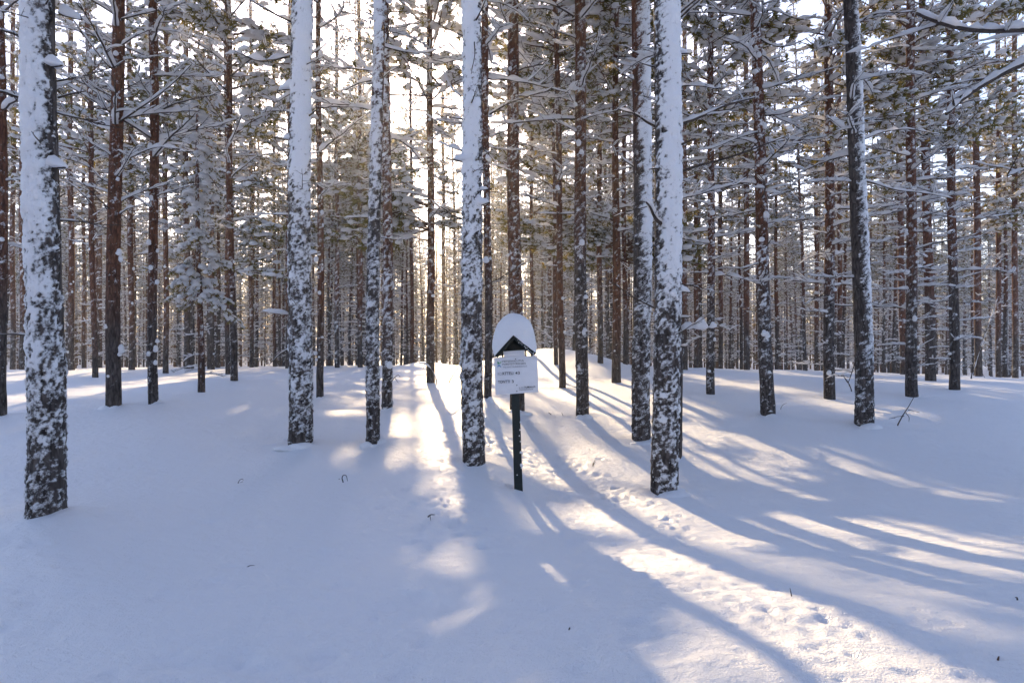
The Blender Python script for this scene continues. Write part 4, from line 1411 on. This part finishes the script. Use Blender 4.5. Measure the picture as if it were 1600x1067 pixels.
cnt, tries = 0, 0
r_ = random.Random(77)
MAXFILL = 232
while cnt < MAXFILL and tries < 20000:
    tries += 1
    f = r_.random()
    d = 28.0 + 44.0 * (f ** 0.9)
    a = math.radians(r_.uniform(-41, 41))
    x, y = d * math.sin(a) / math.cos(a) * 0.92, d
    u = 800 + F * x / y
    if abs(u - 800) > 900:
        continue
    mind = 1.75
    if any((x - X) ** 2 + (y - Y) ** 2 < mind ** 2 for X, Y in PLACED):
        continue
    # the glade towards the sun stays open
    z = float(hgt0(x, y))
    if y < 31 and 622 < u < 750:
        continue
    if y < 50:
        q = [(x + rr2 * math.cos(a2), y + rr2 * math.sin(a2), z + h) for h in np.arange(4, 20, 0.8) for rr2, a2 in ((0, 0), (0.9, 0.5), (0.9, 2.6), (0.9, 4.7))]
        if (blocks(q, False, True) > 0.6).sum() > 3:
            continue
    elif y < 66:
        q = [(x + rr2 * math.cos(a2), y + rr2 * math.sin(a2), z + h) for h in np.arange(5, 22.5, 0.7) for rr2, a2 in ((0, 0), (1.2, 0.5), (1.2, 2.6), (1.2, 4.7), (0.7, 3.14), (0.7, 0))]
        if (blocks(q, False, True, LIT[2:7]) > 0.6).sum() > 0:
            continue
    if y < 64:
        if rows_gap(x * _sh[1] - y * _sh[0], 0.38, 1.0) and not 560 < u < 720:
            continue
    if 628 < u < 655 and r_.random() < 0.5:
        continue
    PLACED.append((x, y))
    V = VAR[r_.randrange(5)]
    t = empty('pine_tree', (x, y, z), r_.uniform(0, 6.28))
    t.rotation_euler[0], t.rotation_euler[1] = r_.gauss(0, 0.014), r_.gauss(0, 0.014)
    sc = r_.uniform(0.86, 1.1)
    t.scale = (sc, sc, sc)
    g = far_label(u, y)
    tag(t, g, 'pine tree', g.replace(' pine ', ' pines ', 1))
    for nm, me in V.items():
        o = link(nm, me, t)
        if nm != 'trunk':
            o['kind'] = 'stuff'
    cnt += 1

# farther still the stand reads as one mass
ff = empty('far_forest', (0, 98, -1.4))
tag(ff, 'far snow-laden pine forest closing the view behind all the stems', 'forest', kind='stuff')
ROWS = []
for k in range(2):
    r_ = random.Random(990 + k)
    fw = [MB(), MB(), MB()]
    stem = MB()
    for i in range(10):
        x, y = i * 1.1 - 4.9 + r_.uniform(-0.6, 0.6), r_.uniform(-1.5, 1.5)
        H = r_.uniform(14, 19)
        stem.add(*tube([(x, y, -0.6), (x + r_.uniform(-.2, .2), y, H)], [0.12, 0.03], 5))
        for j in range(34):
            f = ((j + r_.random()) / 34) ** 1.05
            zz = 0.8 + (H - 0.8) * f
            put(fw, LITE[r_.randrange(8)], r_.uniform(0, 6.28), r_.uniform(-0.25, 0.3), r_.uniform(0.8, 1.3) * (0.85 + 0.5 * f if f < 0.4 else 1.35 - 0.75 * f), np.array([x, y, zz]))
    ROWS.append([(nm, mb.mesh(nm, mt)) for nm, mb, mt in (('trunks', stem, M_TWIGR), ('crown_wood', fw[0], M_TWIGR), ('crown', fw[1], M_NEEDLE), ('crown_snow', fw[2], M_SNOW))])
r_ = random.Random(99)
for ring, y in enumerate((74, 82, 90, 99, 108, 118, 129, 141, 155)):
    half = y * 0.80
    x = -half
    while x < half:
        u = 800 + F * x / y
        if True:
            for nm, me in ROWS[r_.randrange(2)]:
                o = link(nm, me, ff, (x, y + r_.uniform(-2, 2) - 98, r_.uniform(-0.2, 0.2)))
                o.scale = (r_.choice((-1, 1)), 1, r_.uniform(0.9, 1.1))
                o['kind'] = 'stuff'
        x += r_.uniform(10.0, 12.5)


fb_ = empty('unseen_forest', (0, -14, 0))  # unseen rows behind the camera, added to cut sky light on near trunks
tag(fb_, 'unseen snow-laden pine forest behind the viewpoint, added to darken the near trunks', 'forest', kind='stuff')
for ring, y in enumerate((-9, -15, -22)):
    for i in range(5):
        for nm, me in ROWS[r_.randrange(2)]:
            o = link(nm, me, fb_, (-24 + 12 * i + r_.uniform(-1.5, 1.5), y + 14, 0))
            o['kind'] = 'stuff'


# ------------------------------------------------------------------ the sign
def build_sign():
    px0, py0 = 811.0, 768.0
    d = ground_hit(px0, py0)
    s = d / F
    x = (px0 - 800) * s
    z = float(hgt0(x, d))
    root = empty('plot_sign', (x, d, z))
    tag(root, 'white plot-number sign with small gabled roof under a snow cap on a dark green post', 'sign')

    def L(px, py):
        return (px - px0) * s, (py0 - py) * s

    def prism(name, corners, y0, y1, mat, parent=root, bevel=0.0):
        c = [L(*p) for p in corners]
        n = len(c)
        v = [(a, y0, b) for a, b in c] + [(a, y1, b) for a, b in c]
        q = [(i, (i + 1) % n, n + (i + 1) % n, n + i) for i in range(n)]
        mb = MB().add(v, q, [[0, k + 1, k] for k in range(1, n - 1)] + [[n, n + k, n + k + 1] for k in range(1, n - 1)])
        me = mb.mesh(name, mat, False)
        o = link(name, me, parent)
        if bevel:
            b = o.modifiers.new('bevel', 'BEVEL'); b.width = bevel; b.segments = 2; b.limit_method = 'ANGLE'
        return o
    # lean of the post: (803,530) -> (811,768)
    post = prism('post', [(804.2, 790), (818.2, 790), (817.0, 768), (809.5, 560), (797.5, 560), (804.0, 768)], 0.0, 0.075, M_POST, bevel=0.004)
    fl = MB()
    r = random.Random(3)
    for (fx, fy, a) in ((813.5, 660, 1.0), (812.5, 672, 0.8), (813, 690, 0.7), (813.5, 707, 1.2), (814.5, 727, 1.6), (815, 731, 1.0), (808, 742, 0.6), (811.5, 681, 0.6)):
        X, Z = L(fx, fy)
        fl.add(*blob((X, -0.002, Z), 0.009 * a, 0.006, 0.014 * a, 8, 6, r, 0.25))
    link('snow_specks', fl.mesh('snow_specks', M_CAP), post)
    # white board
    bc = [(772.0, 559.2), (839.3, 556.0), (841.3, 612.6), (774.6, 617.0)]
    board = prism('sign_board', bc, -0.022, -0.002, M_BOARD, bevel=0.002)
    O = np.array(L(*bc[0])); ux = (np.array(L(*bc[1])) - O); uy = (np.array(L(*bc[3])) - O)
    Z8 = lambda zx, zy: L(760 + zx / 12.556, 540 + zy / 12.556)   # positions read off an enlargement of the board
    tilt = math.atan2(ux[1], ux[0])

    def text(body, zx0, zx1, zy_base, cap, mat, name='lettering', yoff=-0.0235, bold=0.0):
        cu = bpy.data.curves.new('lettering', 'FONT')
        cu.body = body
        cu.extrude = 0.0008
        cu.offset = bold
        to = bpy.data.objects.new('tmp', cu)
        COL.objects.link(to)
        dg = bpy.context.evaluated_depsgraph_get()
        me = bpy.data.meshes.new_from_object(to.evaluated_get(dg))
        COL.objects.unlink(to); bpy.data.objects.remove(to)
        v = np.zeros(len(me.vertices) * 3); me.vertices.foreach_get('co', v); v = v.reshape(-1, 3)
        lo, hi = v.min(0), v.max(0)
        p0 = np.array(Z8(zx0, zy_base)); p1 = np.array(Z8(zx1, zy_base))
        wid = p1[0] - p0[0]
        X = (v[:, 0] - lo[0]) / (hi[0] - lo[0]) * wid
        capu = 0.73
        Zz = v[:, 1] / capu * cap / 12.556 * s
        c, sn = math.cos(tilt), math.sin(tilt)
        base = p0
        nx = base[0] + X * c - Zz * sn
        nz = base[1] + X * sn + Zz * c
        ny = yoff - v[:, 2]
        V = np.stack([nx, ny, nz], -1)
        me.vertices.foreach_set('co', V.astype(np.float32).ravel())
        me.materials.clear(); me.materials.append(mat)
        me.update()
        return link(name, me, board)
    # (baselines are those of the left end of each line)
    text('METSÄHALLITUS', 316, 730, 330, 36, M_INK)
    text('FORSTSTYRELSEN', 318, 765, 386, 36, M_INK)
    text('MEAHCIRÁĐĐEHUS', 330, 800, 442, 34, M_INKF)
    text('KO', 226, 300, 583, 56, M_INKF)
    text('RTTELI', 318, 528, 577, 58, M_INK, bold=0.012)
    text('43', 566, 655, 566, 56, M_INK, bold=0.014)
    text('TONTTI', 230, 462, 740, 56, M_INK, bold=0.012)
    text('3', 500, 536, 728, 54, M_INK, bold=0.014)
    text('L', 640, 662, 842, 36, M_INK)
    text('AA', 672, 730, 840, 36, M_INKF)
    text('TUMAA.FI', 738, 955, 835, 38, M_INK, bold=0.008)
    text('www.laatumaa.fi', 645, 915, 876, 22, M_INK)
    # emblem: green leaf shapes over blue ones
    def em(name, pts, mat):
        c = [Z8(*p) for p in pts]
        n = len(c)
        v = [(a, -0.0242, b) for a, b in c] + [(a, -0.0222, b) for a, b in c]
        q = [(i, (i + 1) % n, n + (i + 1) % n, n + i) for i in range(n)]
        me = MB().add(v, q, [[0, k + 1, k] for k in range(1, n - 1)]).mesh(name, mat, False)
        link(name, me, board)
    em('emblem', [(216, 305), (262, 345), (258, 362), (216, 364)], M_LOGOG)
    em('emblem', [(293, 300), (293, 325), (268, 360), (262, 345)], M_LOGOL)
    em('emblem', [(220, 378), (262, 372), (240, 410), (220, 440)], M_LOGOB)
    em('emblem', [(262, 375), (294, 428), (270, 420), (250, 402)], M_LOGOB)
    for (zx, zy) in ((572, 265), (597, 775), (596, 893)):
        X, Z = Z8(zx, zy)
        mb = MB().add(*tube([(X, -0.0215, Z), (X, -0.026, Z), (X, -0.027, Z)], [0.0052, 0.0052, 0.003], 10))
        link('screw', mb.mesh('screw', M_POST), board)
    # small blank plate in the gable, two short uprights, gable panel, two roof boards
    prism('blank_plate', [(786.8, 549.2), (819.8, 547.0), (820.4, 557.6), (787.4, 559.0)], -0.016, -0.004, M_BOARD, bevel=0.001)
    prism('upright', [(784.0, 545), (786.4, 545), (786.7, 560), (784.3, 560)], -0.02, 0.03, M_POST)
    prism('upright', [(820.3, 543), (822.6, 543), (822.9, 558), (820.6, 558)], -0.02, 0.03, M_POST)
    prism('gable_panel', [(803.2, 529), (826, 548.0), (781.5, 549.5)], 0.02, 0.04, M_POST)
    back = 0.30
    prism('roof_board', [(802.6, 523.6), (803.2, 530.6), (777.6, 559.0), (773.3, 555.4)], -0.06, back, M_POST, bevel=0.003)
    prism('roof_board', [(803.2, 523.2), (837.4, 551.8), (833.4, 556.6), (803.6, 531.0)], -0.06, back, M_POST, bevel=0.003)
    # snow cap: outline of the heap, thick from front to back
    out = [(773.0, 556.0), (768.0, 547), (768.5, 535), (771, 522), (775.5, 508), (783, 497), (792, 490.5), (802, 488), (813, 490), (823, 496), (831, 506), (836.5, 518), (839.8, 532), (840.6, 544), (838.2, 552.0)]
    inn = [(774.0, 554.6), (781, 546.8), (788, 539.1), (795, 531.4), (802.6, 523.0), (809, 528.2), (816, 534.1), (823, 540), (830, 545.9), (837.2, 551.6)]
    o2 = np.array([L(*p) for p in out]); i2 = np.array([L(*p) for p in inn])

    def resample(a, k):
        cl = np.concatenate([[0], np.cumsum(np.hypot(*np.diff(a, axis=0).T))])
        q = np.linspace(0, cl[-1], k)
        return np.stack([np.interp(q, cl, a[:, 0]), np.interp(q, cl, a[:, 1])], -1)
    k1 = 40
    o2, i2 = resample(o2, k1), resample(i2, k1)
    for _ in range(3):
        o2[1:-1] = 0.25 * o2[:-2] + 0.5 * o2[1:-1] + 0.25 * o2[2:]
    ys = np.linspace(-1, 1, 26)
    y_mid, y_half = (back - 0.06) / 2 - 0.01, (back + 0.06) / 2 + 0.045
    rows = []
    for yv in ys:
        bulge = (max(0.0, 1 - abs(yv) ** 3.2)) ** 0.5
        rows.append(np.concatenate([i2 + (o2 - i2) * bulge, i2[::-1] + (o2 - i2)[::-1] * 0.0]))
    P = np.array(rows)
    Vv = np.stack([P[:, :, 0], np.broadcast_to((y_mid + y_half * ys)[:, None], P.shape[:2]), P[:, :, 1]], -1)
    outer = np.zeros(P.shape[:2], bool); outer[:, :k1] = True
    nz = fbm(Vv[:, :, 0] * 9, Vv[:, :, 1] * 9, Vv[:, :, 2] * 9, 61, 3) * 0.016 + fbm(Vv[:, :, 0] * 4, Vv[:, :, 1] * 4, Vv[:, :, 2] * 4, 66, 2) * 0.022
    Vv[:, :, 2] += np.where(outer, nz, 0); Vv[:, :, 0] += np.where(outer, nz * 0.6, 0); Vv[:, :, 1] -= np.where(outer, nz, 0)
    m_, n_ = Vv.shape[:2]
    i, j = np.meshgrid(np.arange(m_ - 1), np.arange(n_), indexing='ij')
    j2 = (j + 1) % n_
    q = np.stack([i * n_ + j, (i + 1) * n_ + j, (i + 1) * n_ + j2, i * n_ + j2], -1).reshape(-1, 4)
    link('snow_cap', MB().add(Vv.reshape(-1, 3), q).mesh('snow_cap', M_CAP), root)
    # snow flecks sticking to the roof edge
    fb = MB()
    for k in range(16):
        u = r.uniform(808, 836)
        vv = 527.5 + (u - 803) * 0.84 + r.uniform(-1, 3)
        X, Z = L(u, vv)
        fb.add(*blob((X, -0.061, Z), 0.006 * r.uniform(.5, 1.6), 0.004, 0.006 * r.uniform(.5, 1.6), 7, 5, r, .3))
    link('snow_specks', fb.mesh('snow_specks', M_CAP), root)
    return x, d, z


sign_x, sign_y, sign_z = build_sign()


# ------------------------------------------------------------------ small plants and twigs poking out of the snow
def twig(name, label, cat, lines, rad, mat=M_TWIG, depth=None, snow=None, part='stem'):
    """lines: pixel polylines; the first one starts at the foot in the snow."""
    u0, v0 = lines[0][0]
    d = depth or ground_hit(u0, v0) or 24.0
    x = (u0 - 800) / F * d
    z = float(hgt0(x, d))
    root = empty(name, (x, d, z))
    tag(root, label, cat)
    dz = z - at(u0, v0, d).z
    for i, ln in enumerate(lines):
        P = np.array([np.array(at(u, v, d)) - np.array((x, d, z - dz)) for u, v in ln])
        P[:, 1] += np.linspace(0, (-0.12 if i % 2 else 0.1), len(P)) * (1 if i else 0.3)
        n0 = len(P)
        tt = np.linspace(0, n0 - 1, max(6, n0 * 3))
        A = np.stack([np.interp(tt, np.arange(n0), P[:, k]) for k in range(3)], -1)
        A[1:-1] = 0.25 * A[:-2] + 0.5 * A[1:-1] + 0.25 * A[2:]
        if i == 0:
            A[0, 2] -= 0.06
        k_ = 1.0 if i == 0 else 0.55
        link(part if i == 0 else 'twig', MB().add(*tube(A, np.linspace(rad * k_, rad * k_ * 0.4, len(A)), 5)).mesh('twig', mat), root)
        if snow and i in snow:
            mb = MB()
            snow_along(mb, A, snow[i][0], snow[i][1], random.Random(i + 4), 1.0, 8)
            link('twig_snow', mb.mesh('twig_snow', M_CAP), root)
    return root


twig('bent_twig', 'small hooked dark twig arching out of the snow left of the path', 'twig', [[(537, 754), (534, 747), (536, 742), (541, 743), (542, 752)], [(531, 748), (534, 744)]], 0.006)
twig('bent_twig', 'tiny curled twig in the smooth snow between the left pines', 'twig', [[(372, 755), (374, 750), (378, 748), (379, 751)], [(380, 752), (382, 750)]], 0.004)
twig('bare_sapling', 'bare thin sapling leaning right in front of the branchy right-hand pine', 'sapling', [[(1400, 668), (1410, 650), (1420, 636), (1429, 621)], [(1412, 650), (1398, 650), (1391, 652)], [(1415, 645), (1423, 652), (1425, 660)], [(1418, 640), (1430, 643)], [(1398, 652), (1394, 655)]], 0.012)
twig('dead_sapling', 'long leaning dead sapling with snow on it, right middle ground', 'sapling', [[(1517, 594), (1524, 570), (1536, 535), (1547, 505), (1560, 468)], [(1524, 572), (1532, 585), (1535, 592)], [(1530, 550), (1540, 545)], [(1540, 522), (1530, 515)], [(1521, 580), (1513, 574)]], 0.030, depth=24.0, snow={0: (0.05, 0.05)})
twig('dry_stem', 'lone short stem standing in the lit snow band at lower right', 'twig', [[(1236, 931), (1237, 926), (1237.5, 921)]], 0.003)
twig('dry_stem', 'pair of short dark twigs in the snow right of the sign', 'twig', [[(865, 653), (861, 648), (857, 645)], [(880, 651), (878, 646), (876, 644)]], 0.010)
twig('bent_sapling', 'bent snow-covered sapling arching at the foot of the orange-tinted path pine', 'sapling', [[(683, 600), (680, 586), (672, 574), (663, 569), (655, 568)], [(676, 578), (672, 586)], [(664, 570), (660, 577)]], 0.016, snow={0: (0.06, 0.05)})
twig('broken_branch', 'dark broken branch leaning out of the snow left of the sign-side pine', 'branch', [[(701, 598), (708, 586), (716, 574), (722, 563)], [(708, 586), (702, 580)], [(714, 577), (722, 577)]], 0.016, snow={2: (0.04, 0.05)})
twig('broken_branch', 'snow-dusted broken twig at the foot of the dark pine by the path', 'branch', [[(611, 598), (616, 590), (622, 585), (625, 589)], [(617, 590), (622, 597), (628, 601)]], 0.012)
twig('dry_grass', 'small dry straw tuft on the lit edge of the trodden path', 'grass tuft', [[(926, 728), (928, 722), (930, 719)], [(927, 727), (924, 721)], [(927, 726), (932, 723)]], 0.007, M_STRAW)
twig('fallen_twig', 'tiny dark scrap of bark lying among the footprints left of the sign', 'bark scrap', [[(668, 807), (673, 804), (679, 805)], [(672, 804), (676, 807)]], 0.006)
twig('fallen_twig', 'small twig lying flat on the shaded snow left of the path', 'twig', [[(385, 886), (390, 884), (396, 885)]], 0.003)
twig('fallen_twig', 'reddish bark flake on the snow near the lower right corner', 'bark flake', [[(1557, 1030), (1563, 1029), (1569, 1031)]], 0.004, M_TWIGR)
twig('fallen_twig', 'black cone scale on the shaded snow at the right edge', 'cone scale', [[(1588, 936), (1591, 934), (1592, 936)]], 0.004)
twig('fallen_twig', 'tiny dark bit on the snow below the sign', 'cone scale', [[(889, 984), (890, 982), (892, 984)]], 0.004)
twig('dry_stem', 'thin bare twig curving up left of the leaning right pine', 'twig', [[(1331, 612), (1327, 600), (1322, 592), (1319, 589)], [(1326, 600), (1323, 604)]], 0.014)
twig('dry_stem', 'fine arched twig right of the dark leaning branchy pine', 'twig', [[(1219, 640), (1223, 633), (1230, 630)]], 0.006)

# ------------------------------------------------------------------ thin frosty air
if HAZE > 0:
    mh, trh, nh, lh = new_mat('frosty_air')
    oh = N(nh, 'ShaderNodeOutputMaterial')
    pv = N(nh, 'ShaderNodeVolumePrincipled')
    pv.inputs['Color'].default_value = (0.96, 0.96, 0.97, 1)
    pv.inputs['Density'].default_value = HAZE
    pv.inputs['Anisotropy'].default_value = 0.78
    lh.new(pv.outputs[0], oh.inputs['Volume'])
    hz = link('haze', MB().add(*boxm(-1600, 1600, -1600, 1600, -4.5, 24)).mesh('haze', mh, False))
    tag(hz, kind='stuff')

tot = sum(len(m.loops) - 2 * len(m.polygons) for m in bpy.data.meshes)
print('triangles in unique meshes:', tot, 'objects', len(bpy.data.objects))
